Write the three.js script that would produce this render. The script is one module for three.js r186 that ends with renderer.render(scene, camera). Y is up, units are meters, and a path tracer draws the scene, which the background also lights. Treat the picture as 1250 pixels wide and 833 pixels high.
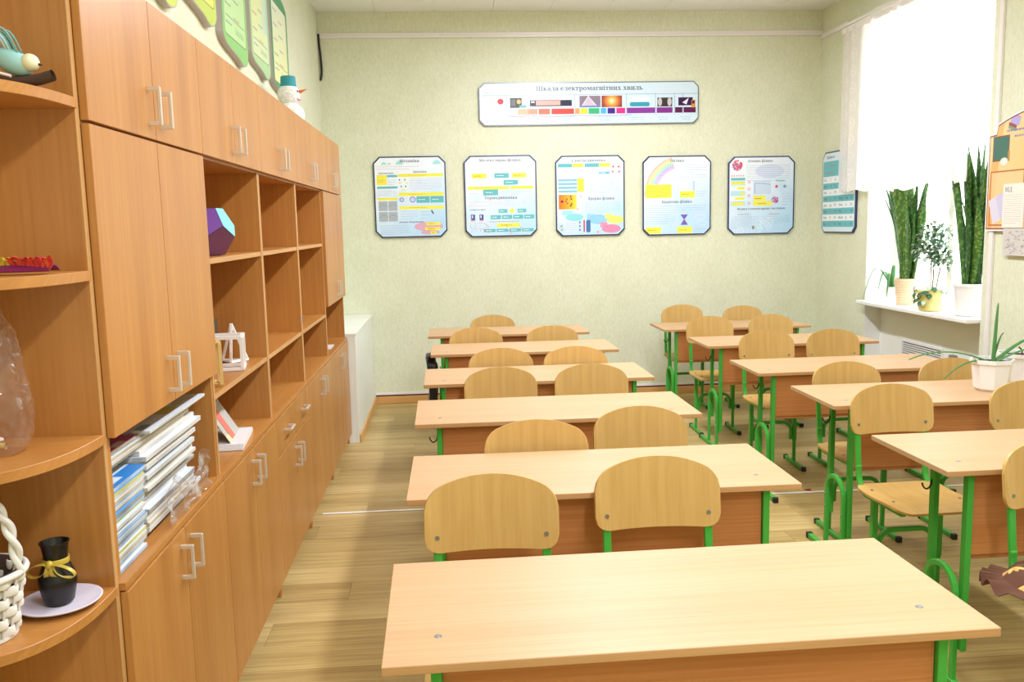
import * as THREE from 'three';
import { RoundedBoxGeometry } from 'three/addons/geometries/RoundedBoxGeometry.js';
import { mergeGeometries } from 'three/addons/utils/BufferGeometryUtils.js';
import { RectAreaLightUniformsLib } from 'three/addons/lights/RectAreaLightUniformsLib.js';

// ---------------------------------------------------------------- camera, sky, exposure
const scene = new THREE.Scene();
const renderer = new THREE.WebGLRenderer({ antialias: true });
renderer.toneMapping = THREE.LinearToneMapping;
renderer.toneMappingExposure = 1.33;
renderer.shadowMap.enabled = true;
RectAreaLightUniformsLib.init();

const EYE = 1.58;                                   // eye height above the floor
const D2R = Math.PI / 180;
const camera = new THREE.PerspectiveCamera(2 * Math.atan(416.5 / 1064.93) / D2R, 1250 / 833, 0.05, 100);
camera.position.set(0, EYE, 0);
camera.rotation.order = 'YXZ';
camera.rotation.set(-7.55802 * D2R, -4.10358 * D2R, -1.25714 * D2R);
camera.updateMatrixWorld();

scene.background = new THREE.Color(0.93, 0.97, 1.0);  // bright overcast sky
scene.backgroundIntensity = 4.5;

// ---------------------------------------------------------------- helpers
let seed = 7;
const rnd = () => { seed = (seed + 0x6d2b79f5) | 0; let t = Math.imul(seed ^ (seed >>> 15), 1 | seed); t = (t + Math.imul(t ^ (t >>> 7), 61 | t)) ^ t; return ((t ^ (t >>> 14)) >>> 0) / 4294967296; };
const rr = (a, b) => a + (b - a) * rnd();
const used = {};
const numbered = (n) => { used[n] = (used[n] ?? -1) + 1; return used[n] ? `${n}_${String(used[n]).padStart(3, '0')}` : n; };
const V3 = (x, y, z) => new THREE.Vector3(x, y, z);
function put(name, geo, mat, parent = scene) {
  const m = new THREE.Mesh(geo, mat); m.name = parent === scene ? numbered(name) : name;
  m.castShadow = m.receiveShadow = true; parent.add(m); return m;
}
function tag(o, label, category, group) { o.userData.label = label; o.userData.category = category; if (group) o.userData.group = group; return o; }
function thing(name, label, category, pos = [0, 0, 0], turn = 0, group) {
  const g = new THREE.Group(); g.name = numbered(name); g.position.set(...pos); g.rotation.y = turn; scene.add(g);
  return tag(g, label, category, group);
}
function group(name, parent) { const g = new THREE.Group(); g.name = name; parent.add(g); return g; }
function struct(name, geo, mat) { const m = put(name, geo, mat); m.userData.kind = 'structure'; return m; }
function structGroup(name) { const g = new THREE.Group(); g.name = numbered(name); g.userData.kind = 'structure'; scene.add(g); return g; }
const ordinal = ['first', 'second', 'third', 'fourth', 'fifth', 'sixth', 'seventh', 'eighth', 'ninth', 'tenth', 'eleventh', 'twelfth', 'thirteenth', 'fourteenth', 'fifteenth', 'sixteenth', 'seventeenth', 'eighteenth', 'nineteenth', 'twentieth', 'twenty-first', 'twenty-second', 'twenty-third', 'twenty-fourth', 'twenty-fifth'];

// uv in metres: v runs along the grain axis
function uvMetres(geo, grain = 'y', ou = 0, ov = 0) {
  const p = geo.attributes.position, n = geo.attributes.normal, uv = new Float32Array(p.count * 2);
  const gi = 'xyz'.indexOf(grain);
  for (let i = 0; i < p.count; i++) {
    const a = [p.getX(i), p.getY(i), p.getZ(i)], m = [Math.abs(n.getX(i)), Math.abs(n.getY(i)), Math.abs(n.getZ(i))];
    const k = m[0] > m[1] && m[0] > m[2] ? 0 : m[1] > m[2] ? 1 : 2;
    const rest = [0, 1, 2].filter((j) => j !== k);
    const vi = rest.includes(gi) ? gi : rest[1], ui = rest.find((j) => j !== vi);
    uv[2 * i] = a[ui] + ou + (k === gi ? a[vi] : 0); uv[2 * i + 1] = (k === gi ? a[vi] * 0.2 : a[vi]) + ov;
  }
  geo.setAttribute('uv', new THREE.BufferAttribute(uv, 2)); return geo;
}
// box from its two corners, edges softened when r > 0
function bx(x0, x1, y0, y1, z0, z1, { r = 0, grain = 'y', ou = rnd() * 3, ov = rnd() * 3 } = {}) {
  const w = Math.abs(x1 - x0), h = Math.abs(y1 - y0), d = Math.abs(z1 - z0);
  let g = r ? new RoundedBoxGeometry(w, h, d, 1, Math.min(r, w / 2.1, h / 2.1, d / 2.1)) : new THREE.BoxGeometry(w, h, d);
  if (g.index) g = g.toNonIndexed();
  g.translate((x0 + x1) / 2, (y0 + y1) / 2, (z0 + z1) / 2);
  return uvMetres(g, grain, ou, ov);
}
const merge = (list) => mergeGeometries(list.map((g) => { const q = g.index ? g.toNonIndexed() : g; for (const k of Object.keys(q.attributes)) if (!['position', 'normal', 'uv'].includes(k)) q.deleteAttribute(k); return q; }));
// rectangular tube swept along a planar path; B is the constant side direction
function sweep(pts, B, hb, hn, { cap = true } = {}) {
  const P = pts.map((p) => V3(...p)), b = V3(...B).normalize(), c = Math.min(hb, hn) * 0.3;
  const prof = [[hb, -hn + c], [hb, hn - c], [hb - c, hn], [-hb + c, hn], [-hb, hn - c], [-hb, -hn + c], [-hb + c, -hn], [hb - c, -hn]];
  const rings = P.map((p, i) => {
    const t = V3(0, 0, 0); if (i > 0) t.add(P[i].clone().sub(P[i - 1]).normalize()); if (i < P.length - 1) t.add(P[i + 1].clone().sub(P[i]).normalize()); t.normalize();
    const nrm = V3(0, 0, 0).crossVectors(b, t).normalize();
    return prof.map(([u, v]) => p.clone().addScaledVector(b, u).addScaledVector(nrm, v));
  });
  const pos = [], tri = (A, Bq, C) => pos.push(A.x, A.y, A.z, Bq.x, Bq.y, Bq.z, C.x, C.y, C.z), n = prof.length;
  for (let i = 0; i < rings.length - 1; i++) for (let j = 0; j < n; j++) { const k = (j + 1) % n; tri(rings[i][j], rings[i + 1][k], rings[i][k]); tri(rings[i][j], rings[i + 1][j], rings[i + 1][k]); }
  if (cap) { const A = rings[0], Z = rings[rings.length - 1]; for (let j = 1; j < n - 1; j++) { tri(A[0], A[j], A[j + 1]); tri(Z[0], Z[j + 1], Z[j]); } }
  const g = new THREE.BufferGeometry(); g.setAttribute('position', new THREE.Float32BufferAttribute(pos, 3)); g.computeVertexNormals();
  return uvMetres(g);
}
function arc(cx, cy, r, a0, a1, n, map) { const o = []; for (let i = 0; i <= n; i++) { const a = (a0 + (a1 - a0) * i / n) * D2R; o.push(map(cx + r * Math.cos(a), cy + r * Math.sin(a))); } return o; }
// smooth tube through points
function tube(pts, r, seg = 24, rad = 8, closed = false) { return new THREE.TubeGeometry(new THREE.CatmullRomCurve3(pts.map((p) => V3(...p)), closed), seg, r, rad, closed); }
function lathe(profile, seg = 40) { return new THREE.LatheGeometry(profile.map(([r, y]) => new THREE.Vector2(r, y)), seg); }
// grid surface closed to a plate of some thickness: f(u, v) -> [x, y, z] for the mid-surface
function plate(nu, nv, f, th, uvf) {
  const P = [], N = [], id = (i, j) => i * (nv + 1) + j;
  for (let i = 0; i <= nu; i++) for (let j = 0; j <= nv; j++) P.push(V3(...f(i / nu, j / nv)));
  for (let i = 0; i <= nu; i++) for (let j = 0; j <= nv; j++) {
    const a = P[id(Math.min(i + 1, nu), j)].clone().sub(P[id(Math.max(i - 1, 0), j)]), b = P[id(i, Math.min(j + 1, nv))].clone().sub(P[id(i, Math.max(j - 1, 0))]);
    N.push(a.cross(b).normalize());
  }
  const pos = [], uv = [], quad = (a, b, c, d, ua, ub, uc, ud) => { for (const [q, w] of [[a, ua], [b, ub], [c, uc], [a, ua], [c, uc], [d, ud]]) { pos.push(q.x, q.y, q.z); uv.push(w[0], w[1]); } };
  const top = P.map((p, k) => p.clone().addScaledVector(N[k], th / 2)), bot = P.map((p, k) => p.clone().addScaledVector(N[k], -th / 2));
  const U = (i, j) => (uvf ? uvf(i / nu, j / nv, P[id(i, j)]) : [i / nu, j / nv]);
  for (let i = 0; i < nu; i++) for (let j = 0; j < nv; j++) {
    const a = id(i, j), b = id(i + 1, j), c = id(i + 1, j + 1), d = id(i, j + 1), q = [U(i, j), U(i + 1, j), U(i + 1, j + 1), U(i, j + 1)];
    quad(top[a], top[b], top[c], top[d], ...q); quad(bot[d], bot[c], bot[b], bot[a], q[3], q[2], q[1], q[0]);
  }
  const rim = (a, b, ua, ub) => quad(bot[a], bot[b], top[b], top[a], ua, ub, ub, ua);
  for (let i = 0; i < nu; i++) { rim(id(i, 0), id(i + 1, 0), U(i, 0), U(i + 1, 0)); rim(id(i + 1, nv), id(i, nv), U(i + 1, nv), U(i, nv)); }
  for (let j = 0; j < nv; j++) { rim(id(0, j + 1), id(0, j), U(0, j + 1), U(0, j)); rim(id(nu, j), id(nu, j + 1), U(nu, j), U(nu, j + 1)); }
  const g = new THREE.BufferGeometry(); g.setAttribute('position', new THREE.Float32BufferAttribute(pos, 3)); g.setAttribute('uv', new THREE.Float32BufferAttribute(uv, 2));
  g.computeVertexNormals(); return smooth(g, 35);
}
function smooth(g, deg) {                                   // crease-aware normals
  const p = g.attributes.position, n = g.attributes.normal, map = new Map(), cos = Math.cos(deg * D2R), out = new Float32Array(p.count * 3);
  const key = (i) => `${Math.round(p.getX(i) * 2e4)},${Math.round(p.getY(i) * 2e4)},${Math.round(p.getZ(i) * 2e4)}`;
  for (let i = 0; i < p.count; i++) { const k = key(i); if (!map.has(k)) map.set(k, []); map.get(k).push(i); }
  for (let i = 0; i < p.count; i++) {
    const a = V3(n.getX(i), n.getY(i), n.getZ(i)), s = V3(0, 0, 0);
    for (const j of map.get(key(i))) { const b = V3(n.getX(j), n.getY(j), n.getZ(j)); if (a.dot(b) > cos) s.add(b); }
    s.normalize(); out.set([s.x, s.y, s.z], 3 * i);
  }
  g.setAttribute('normal', new THREE.BufferAttribute(out, 3)); return g;
}

// ---------------------------------------------------------------- textures
function lattice(s) { const a = new Float32Array(65536); let q = s * 7919 + 13; for (let i = 0; i < 65536; i++) { q = (Math.imul(q, 1664525) + 1013904223) | 0; a[i] = (q >>> 8) / 16777216; } return a; }
function noise2(lat, x, y, px, py) {                          // tileable value noise, periods px, py
  const x0 = Math.floor(x), y0 = Math.floor(y), fx = x - x0, fy = y - y0, sx = fx * fx * (3 - 2 * fx), sy = fy * fy * (3 - 2 * fy);
  const w = (a, b) => lat[((((a % px) + px) % px) * 251 + (((b % py) + py) % py) * 7) & 65535];
  return (w(x0, y0) * (1 - sx) + w(x0 + 1, y0) * sx) * (1 - sy) + (w(x0, y0 + 1) * (1 - sx) + w(x0 + 1, y0 + 1) * sx) * sy;
}
function dataTex(w, h, fn, { srgb = true, rx = 1, ry = 1 } = {}) {
  const d = new Uint8Array(w * h * 4);
  for (let j = 0; j < h; j++) for (let i = 0; i < w; i++) { const c = fn(i / w, j / h), o = 4 * (j * w + i); for (let k = 0; k < 3; k++) d[o + k] = Math.max(0, Math.min(255, c[k])); d[o + 3] = c[3] ?? 255; }
  const t = new THREE.DataTexture(d, w, h); t.wrapS = t.wrapT = THREE.RepeatWrapping; t.magFilter = THREE.LinearFilter; t.minFilter = THREE.LinearMipmapLinearFilter; t.generateMipmaps = true;
  if (srgb) t.colorSpace = THREE.SRGBColorSpace; t.repeat.set(rx, ry); t.needsUpdate = true; return t;
}
function canvasTex(w, h, draw) {
  const c = document.createElement('canvas'); c.width = w; c.height = h; draw(c.getContext('2d'), w, h);
  const t = new THREE.CanvasTexture(c); t.colorSpace = THREE.SRGBColorSpace; return t;
}
const L1 = lattice(1), L2 = lattice(2), L3 = lattice(3);
const mixc = (a, b, t) => a.map((v, i) => v + (b[i] - v) * t);
// laminate: bands and fibres along v
const woodTex = (base, dark, { bands = 9, fibre = 90, bandAmt = 0.5, fibreAmt = 0.35, s = 1, size = [1, 1], flame = 0 }) => dataTex(512, 512, (u, v) => {
  const wob = (noise2(L3, u * 4, v * 3, 4, 3) - 0.5) * 0.05;
  let t = bandAmt * noise2(L1, (u + wob) * bands, v * 2, bands, 2) + fibreAmt * noise2(L2, (u + wob * 0.4) * fibre, v * 5, fibre, 5) + 0.12 * noise2(L1, u * fibre * 2, v * 24, fibre * 2, 24);
  if (flame) t += flame * (0.5 + 0.5 * Math.sin(40 * (u + 0.35 * noise2(L3, u * 3, v * 3, 3, 3) + 0.1 * noise2(L2, u * 8, v * 6, 8, 6)))) * noise2(L1, u * 3 + 1, v * 2, 3, 2);
  return mixc(base, dark, Math.max(0, Math.min(1, t - 0.15)));
}, { rx: 1 / size[0], ry: 1 / size[1] });
const mat = (o) => new THREE.MeshStandardMaterial({ roughness: 0.6, metalness: 0, side: THREE.DoubleSide, ...o });
const phys = (o) => new THREE.MeshPhysicalMaterial({ roughness: 0.6, metalness: 0, side: THREE.DoubleSide, ...o });

const M = {};
M.alder = phys({ ior: 1.55, map: woodTex([196, 136, 68], [158, 97, 40], { bands: 10, fibre: 110, bandAmt: 0.4, fibreAmt: 0.3, size: [0.8, 1.4] }), roughness: 0.36, specularIntensity: 0.9 });
M.alderEdge = phys({ map: woodTex([210, 164, 108], [180, 128, 74], { bands: 8, fibre: 60, size: [0.4, 1] }), roughness: 0.45, specularIntensity: 0.5 });
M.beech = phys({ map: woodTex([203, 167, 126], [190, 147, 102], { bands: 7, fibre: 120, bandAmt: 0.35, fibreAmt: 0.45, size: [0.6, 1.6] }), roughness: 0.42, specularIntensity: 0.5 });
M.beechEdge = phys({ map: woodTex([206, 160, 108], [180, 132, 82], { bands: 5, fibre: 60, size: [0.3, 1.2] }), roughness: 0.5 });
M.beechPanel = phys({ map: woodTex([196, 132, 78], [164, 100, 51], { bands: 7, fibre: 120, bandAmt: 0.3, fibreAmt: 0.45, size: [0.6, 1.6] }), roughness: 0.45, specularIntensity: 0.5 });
M.ply = phys({ map: woodTex([212, 174, 106], [186, 144, 76], { bands: 6, fibre: 100, bandAmt: 0.3, fibreAmt: 0.25, flame: 0.3, size: [0.5, 0.8] }), roughness: 0.38, specularIntensity: 0.6 });
M.green = phys({ color: 0x46a83f, roughness: 0.35, specularIntensity: 0.6 });
M.black = mat({ color: 0x1c1c1c, roughness: 0.6 });
M.steel = mat({ color: 0xb9b6ae, roughness: 0.35, metalness: 0.9 });
M.nickel = mat({ color: 0xd8cfbe, roughness: 0.35, metalness: 0.35 });
M.screw = mat({ color: 0x9a9a98, roughness: 0.4, metalness: 0.7 });
M.white = mat({ color: 0xf1f0ea, roughness: 0.5 });
M.whiteGloss = phys({ color: 0xf4f2ee, roughness: 0.25 });
M.plastic = mat({ color: 0xefeae6, roughness: 0.4 });
const paperTex = dataTex(512, 512, (u, v) => {
  const a = noise2(L1, u * 190, v * 34, 190, 34), b = noise2(L2, u * 90, v * 60, 90, 60), c = noise2(L3, u * 6, v * 6, 6, 6), e = noise2(L2, u * 240, v * 120, 240, 120);
  const t = 0.34 * a + 0.26 * b + 0.18 * c + 0.22 * e;
  return mixc([233, 235, 210], [216, 218, 186], Math.max(0, Math.min(1, (t - 0.22) * 1.6)));
}, { rx: 1 / 0.9, ry: 1 / 0.9 });
const paperBump = dataTex(512, 512, (u, v) => { const g = 255 * (0.6 * noise2(L1, u * 190, v * 34, 190, 34) + 0.4 * noise2(L2, u * 240, v * 120, 240, 120)); return [g, g, g]; }, { srgb: false, rx: 1 / 0.9, ry: 1 / 0.9 });
M.wallpaper = mat({ map: paperTex, bumpMap: paperBump, bumpScale: 0.0008, roughness: 0.85 });
M.ceiling = mat({ color: 0xf3f4f2, roughness: 0.8 });
M.cream = mat({ color: 0xf6f4ec, roughness: 0.7 });
const oak = (k) => woodTex([[206, 181, 118], [198, 172, 111], [214, 189, 128]][k], [[152, 123, 70], [144, 115, 64], [160, 131, 78]][k], { bands: 4, fibre: 46, bandAmt: 0.45, fibreAmt: 0.45, flame: 0.25, size: [0.38, 1.5] });
M.oak = [0, 1, 2].map((k) => phys({ map: oak(k), roughness: 0.4, specularIntensity: 0.5 }));
M.subfloor = mat({ color: 0x4a3620, roughness: 0.9 });
M.pine = mat({ map: woodTex([226, 178, 112], [196, 142, 76], { bands: 4, fibre: 50, size: [0.3, 1.4] }), roughness: 0.5 });

// ---------------------------------------------------------------- room shell
const XL = -1.05, XR = 3.40, ZB = -7.85, ZF = 1.6, HC = 3.42;
{
  // floor: laminate planks laid across the room
  const floor = structGroup('floor');
  put('subfloor', bx(XL - 0.2, XR + 0.4, -0.2, -0.012, ZB - 0.2, ZF + 0.2), M.subfloor, floor);
  const PW = 0.193, PL = 1.29, gap = 0.0014, full = [];
  for (let k = 0; k < 7; k++) full.push(bx(0, PL - gap, -0.012, 0, -PW + gap, 0, { grain: 'x' }));
  let row = 0;
  for (let z = ZF; z > ZB; z -= PW, row++) {
    const z0 = Math.max(z - PW, ZB) + gap;
    let x = XL - [0.32, 0.95, 0.1, 0.7, 0.48, 1.12][row % 6] - 0.05 * rnd();
    for (; x < XR; x += PL) {
      const a = Math.max(x, XL), b = Math.min(x + PL, XR); if (b - a < 0.02) continue;
      const whole = a === x && b === x + PL && z - PW >= ZB, m = M.oak[Math.floor(rnd() * 3)];
      const p = put('plank', whole ? full[Math.floor(rnd() * 7)] : bx(a, b - gap, -0.012, 0, z0, z, { grain: 'x' }), m, floor);
      if (whole) p.position.set(a, 0, z);
    }
  }
  // walls with thickness
  struct('wall_back', bx(XL - 0.2, XR + 0.4, -0.2, HC + 0.2, ZB - 0.2, ZB), M.wallpaper);
  struct('wall_left', bx(XL - 0.2, XL, -0.2, HC + 0.2, ZB, ZF), M.wallpaper);
  struct('wall_front', bx(XL - 0.2, XR + 0.4, -0.2, HC + 0.2, ZF, ZF + 0.2), M.wallpaper);
  const WIN = [[-6.90, -5.33]], YS = 0.885, YT = 3.08, parts = [];
  const edges = [ZB, ...WIN.flat(), ZF];
  for (let i = 0; i < edges.length; i += 2) parts.push(bx(XR, XR + 0.4, -0.2, HC + 0.2, edges[i], edges[i + 1], { ou: 0, ov: 0 }));
  for (const [a, b] of WIN) { parts.push(bx(XR, XR + 0.4, YT, HC + 0.2, a, b, { ou: 0, ov: 0 })); }
  struct('wall_right', merge(parts), M.wallpaper);
  // the shallow recess under each window
  WIN.forEach(([a, b], i) => {
    struct('wall_recess', bx(XR + 0.14, XR + 0.4, -0.2, YS, a, b), M.cream);
  });
  // ceiling panels
  const ceil = structGroup('ceiling');
  put('ceiling_slab', bx(XL - 0.2, XR + 0.4, HC + 0.012, HC + 0.2, ZB, ZF), M.ceiling, ceil);
  for (let x = XL; x < XR; x += 0.5) for (let z = ZB; z < ZF; z += 3.16) put('panel', bx(x + 0.0015, Math.min(x + 0.5, XR) - 0.0015, HC, HC + 0.012, z + 0.0015, Math.min(z + 3.16, ZF) - 0.0015), M.ceiling, ceil);
  // baseboards
  const bbz = structGroup('baseboard_back');
  put('board', bx(-0.68, XR, 0, 0.065, ZB, ZB + 0.018, { r: 0.005, grain: 'x' }), M.pine, bbz);
  put('wire', bx(-0.68, XR, 0.066, 0.078, ZB, ZB + 0.010), mat({ color: 0x6a2a22 }), bbz);
  put('strip', bx(-0.68, XR, 0.079, 0.10, ZB, ZB + 0.003), M.white, bbz);
  struct('baseboard_right', merge([bx(XR - 0.018, XR, 0, 0.065, ZB + 0.02, WIN[0][0], { r: 0.005, grain: 'z' }), bx(XR - 0.018, XR, 0, 0.065, WIN[0][1], ZF, { r: 0.005, grain: 'z' })]), M.pine);

  // windows
  const glass = phys({ color: 0xffffff, roughness: 0.0, transmission: 1, thickness: 0, ior: 1.45 });
  const film = phys({ color: 0x84c4d2, roughness: 0.05, transmission: 1, thickness: 0, ior: 1.45 });
  WIN.forEach(([a, b], i) => {
    const w = structGroup(`window_${i + 1}`), X = XR + 0.24, y0 = YS + 0.03, y1 = YT, f = 0.06, c = (a + b) / 2;
    const bar = (n, ...q) => put(n, bx(...q, { r: 0.006 }), M.whiteGloss, w);
    bar('frame_rail', X, X + 0.06, y0, y0 + f, a, b); bar('frame_rail', X, X + 0.06, y1 - f, y1, a, b);
    bar('frame_stile', X, X + 0.06, y0 + f, y1 - f, a, a + f); bar('frame_stile', X, X + 0.06, y0 + f, y1 - f, b - f, b);
    bar('mullion', X, X + 0.06, y0 + f, y1 - f, c - 0.035, c + 0.035);
    bar('transom', X + 0.004, X + 0.056, 2.34, 2.40, a + f, c - 0.035); bar('transom', X + 0.004, X + 0.056, 2.34, 2.40, c + 0.035, b - f);
    for (const [za, zb] of [[a + f, c - 0.035], [c + 0.035, b - f]]) for (const [ya, yb, k] of [[y0 + f, 2.34, 0], [2.40, y1 - f, 1]])
      put('pane', new THREE.PlaneGeometry(zb - za, yb - ya).rotateY(-Math.PI / 2).translate(X + 0.03, (ya + yb) / 2, (za + zb) / 2), glass, w);
    if (i === 0) put('tinted_film', new THREE.PlaneGeometry(0.22, 0.62).rotateY(-Math.PI / 2).translate(X + 0.024, 2.70, -5.87), film, w);
    // white reveals
    for (const [n, q] of [['reveal', [XR + 0.002, X, y0, y1, a, a + 0.008]], ['reveal', [XR + 0.002, X, y0, y1, b - 0.008, b]], ['reveal', [XR + 0.002, X, y1 - 0.008, y1, a + 0.008, b - 0.008]],
      ['recess_side', [XR + 0.002, XR + 0.14, 0, YS, a, a + 0.006]], ['recess_side', [XR + 0.002, XR + 0.14, 0, YS, b - 0.006, b]]]) put(n, bx(...q), M.white, w);
    put('sill', bx(XR - 0.09, X, YS, YS + 0.03, a + 0.02, b - 0.02, { r: 0.008 }), M.whiteGloss, w);
  });
}

// ---------------------------------------------------------------- ceiling lamps (all above the picture's top edge)
{
  const diff = mat({ color: 0xffffff, emissive: 0xfff6e6, emissiveIntensity: 2.5, roughness: 0.5 });
  [0.2, -1.9, -4.0, -6.0].forEach((z, i) => {
    const x = 1.05, t = thing('ceiling_lamp', `long white hanging fluorescent lamp over the ${['teacher end of the room', 'front desks', 'middle desks', 'back desks'][i]}`, 'ceiling lamp', [x, 3.355, z], Math.PI / 2, 'hanging classroom lamps');
    put('housing', bx(-0.82, 0.82, 0.0, 0.06, -0.13, 0.13, { r: 0.01 }), M.white, t);
    put('diffuser', bx(-0.8, 0.8, -0.012, 0, -0.115, 0.115), diff, t);
    for (const s of [-0.5, 0.5]) put('rod', bx(s - 0.006, s + 0.006, 0.06, 0.066, -0.006, 0.006), M.white, t);
    const l = new THREE.RectAreaLight(0xe9efff, 48, 0.22, 1.58); l.position.set(x, 3.34, z); l.rotation.x = -Math.PI / 2; l.name = numbered('lamp_glow'); scene.add(l);
  });
}

// ---------------------------------------------------------------- cabinet wall
const FX = -0.745, CX = -0.763, BXK = -1.045, ZU = [-1.945, -2.82, -3.69, -4.57, -5.47, -6.40];
const handleGeo = (() => { const g = merge([bx(0.024, 0.033, -0.048, 0.048, -0.005, 0.005, { r: 0.002 }), bx(0, 0.026, 0.038, 0.048, -0.005, 0.005), bx(0, 0.026, -0.048, -0.038, -0.005, 0.005)]); return g; })();
const handleFlat = handleGeo.clone().rotateX(Math.PI / 2);
function door(root, name, z0, z1, y0, y1, hz, hy, flat) {
  const g = 0.0018, d = put(name, bx(CX, FX, y0 + g, y1 - g, z1 + g, z0 - g, { r: 0.0015 }), M.alder, root);
  const h = put('handle', flat ? handleFlat : handleGeo, M.nickel, d); h.position.set(FX, hy, hz); return d;
}
function pair(root, name, z0, z1, y0, y1, hy) { const c = (z0 + z1) / 2; door(root, name, z0, c, y0, y1, c + 0.045, hy); door(root, name, c, z1, y0, y1, c - 0.045, hy); }
const cabinetLabels = ['tall wooden cabinet with long doors above a niche of magazine stacks', 'open-shelved wooden cabinet holding the coloured dodecahedron', 'open-shelved wooden cabinet with two small drawers above its lower doors', 'open-shelved wooden cabinet with a small blue cube on its shelf', 'last wooden cabinet with closed upper doors beside the low white cupboard'];
for (let u = 0; u < 5; u++) {
  const z0 = ZU[u], z1 = ZU[u + 1], t = thing('wall_cabinet', cabinetLabels[u], 'cabinet', [0, 0, 0], 0, 'cabinet wall');
  const T = 0.017, CF = CX - 0.001, q = 0.001;
  const panel = (n, x0, x1, y0, y1, za, zb, o) => put(n, bx(x0, x1, y0, y1, za, zb, { r: 0.001, ...o }), o?.edge ? M.alderEdge : M.alder, t);
  panel('side_panel', BXK, CF, 0.0, 2.17, z0 - q - T, z0 - q); panel('side_panel', BXK, CF, 0.0, 2.17, z1 + q, z1 + q + T);
  put('back_panel', bx(BXK, BXK + 0.004, 0.08, 2.16, z1 + q + T, z0 - q - T), M.alder, t);
  const shelf = (y, n = 'shelf', x = CF - 0.002) => put(n, bx(BXK + 0.005, x, y - 0.018, y, z1 + q + T, z0 - q - T, { r: 0.001, grain: 'z' }), M.alder, t);
  shelf(2.17, 'top_panel'); shelf(1.83); shelf(0.09, 'bottom_panel'); put('plinth', bx(BXK + 0.03, -0.80, 0, 0.07, z1 + q + T, z0 - q - T, { grain: 'z' }), M.alder, t);
  put('worktop', bx(BXK + 0.005, FX - 0.004, 0.778, 0.796, z1 + q + (u < 4 ? 0 : 0), z0 - q, { r: 0.001, grain: 'z' }), M.alder, t);
  pair(t, 'upper_door', z0, z1, 1.818, 2.17, 1.9);
  if (u === 0) { shelf(1.145); pair(t, 'tall_door', z0, z1, 1.13, 1.815, 1.21); }
  else if (u === 4) { shelf(1.115); pair(t, 'tall_door', z0, z1, 1.10, 1.815, 1.19); }
  else { shelf(1.495); shelf(1.058); for (const za of [z0 - q, z1 + q + T]) put('edge_band', bx(CF, CF + 0.0015, 0.797, 1.815, za - T, za), M.alderEdge, t); for (const y of [1.495, 1.058]) put('edge_band', bx(CF - 0.002, CF - 0.0005, y - 0.018, y, z1 + q + T, z0 - q - T, { grain: 'z' }), M.alderEdge, t); }
  if (u === 2) { const c = (z0 + z1) / 2; door(t, 'drawer', z0, c, 0.615, 0.776, (z0 + c) / 2, 0.7, true); door(t, 'drawer', c, z1, 0.615, 0.776, (c + z1) / 2, 0.7, true); pair(t, 'base_door', z0, z1, 0.075, 0.612, 0.52); }
  else pair(t, 'base_door', z0, z1, 0.075, 0.776, 0.69);
}
// rounded end shelves
const SHELF_Y = [0.797, 1.145, 1.503, 1.862];
{
  const t = thing('corner_shelf', 'open wooden end unit with rounded shelves holding basket and vase', 'shelf unit', [0, 0, 0]);
  const z0 = -1.943, XC = BXK, ZC = z0 + 0.018, a = 0.285, b = 0.35;
  put('side_panel', bx(BXK, CX - 0.002, 0, 2.6, z0, ZC, { r: 0.001 }), M.alder, t);
  put('edge_band', bx(CX - 0.002, CX, 0, 2.6, z0, ZC), M.alderEdge, t);
  put('back_panel', bx(BXK, BXK + 0.008, 0, 2.6, ZC, ZC + b), M.alder, t);
  const sh = new THREE.Shape(); sh.moveTo(0.008, 0);
  for (let i = 0; i <= 30; i++) { const q = i / 30 * Math.PI / 2, e = 2 / 2.7; sh.lineTo(0.008 + (a - 0.008) * Math.pow(Math.cos(q), e), b * Math.pow(Math.sin(q), e)); }
  sh.lineTo(0.008, 0);
  for (const y of [0.1, ...SHELF_Y, 2.2, 2.6]) {
    const g = new THREE.ExtrudeGeometry(sh, { depth: 0.02, bevelEnabled: true, bevelSize: 0.001, bevelThickness: 0.001, bevelSegments: 1, curveSegments: 4 }).rotateX(Math.PI / 2).translate(XC, y, ZC + 0.0012);
    // rotateX sends the shape's y to +z and the extrusion downwards
    put('shelf', uvMetres(g, 'x', rnd(), rnd()), M.alder, t);
  }
}
// low white cupboard in the corner
{
  const t = thing('low_cupboard', 'low white painted cupboard between cabinets and back wall', 'cupboard', [0, 0, 0]);
  const wm = mat({ map: dataTex(256, 256, (u, v) => mixc([246, 247, 238], [232, 235, 222], noise2(L1, u * 60, v * 8, 60, 8) * 0.7 + 0.3 * noise2(L2, u * 5, v * 5, 5, 5)), { rx: 1, ry: 1 }), roughness: 0.6 });
  put('body', bx(BXK, -0.692, 0, 0.80, -7.845, -6.41, { r: 0.002 }), wm, t);
  put('lid', bx(BXK, -0.684, 0.801, 0.82, -6.93, -6.41, { r: 0.003 }), wm, t); put('lid', bx(BXK, -0.684, 0.801, 0.82, -7.845, -6.936, { r: 0.003 }), wm, t);
  put('skirting', bx(-0.692, -0.676, 0, 0.062, -7.83, -6.41, { r: 0.004, grain: 'z' }), M.pine, t);
}

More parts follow.
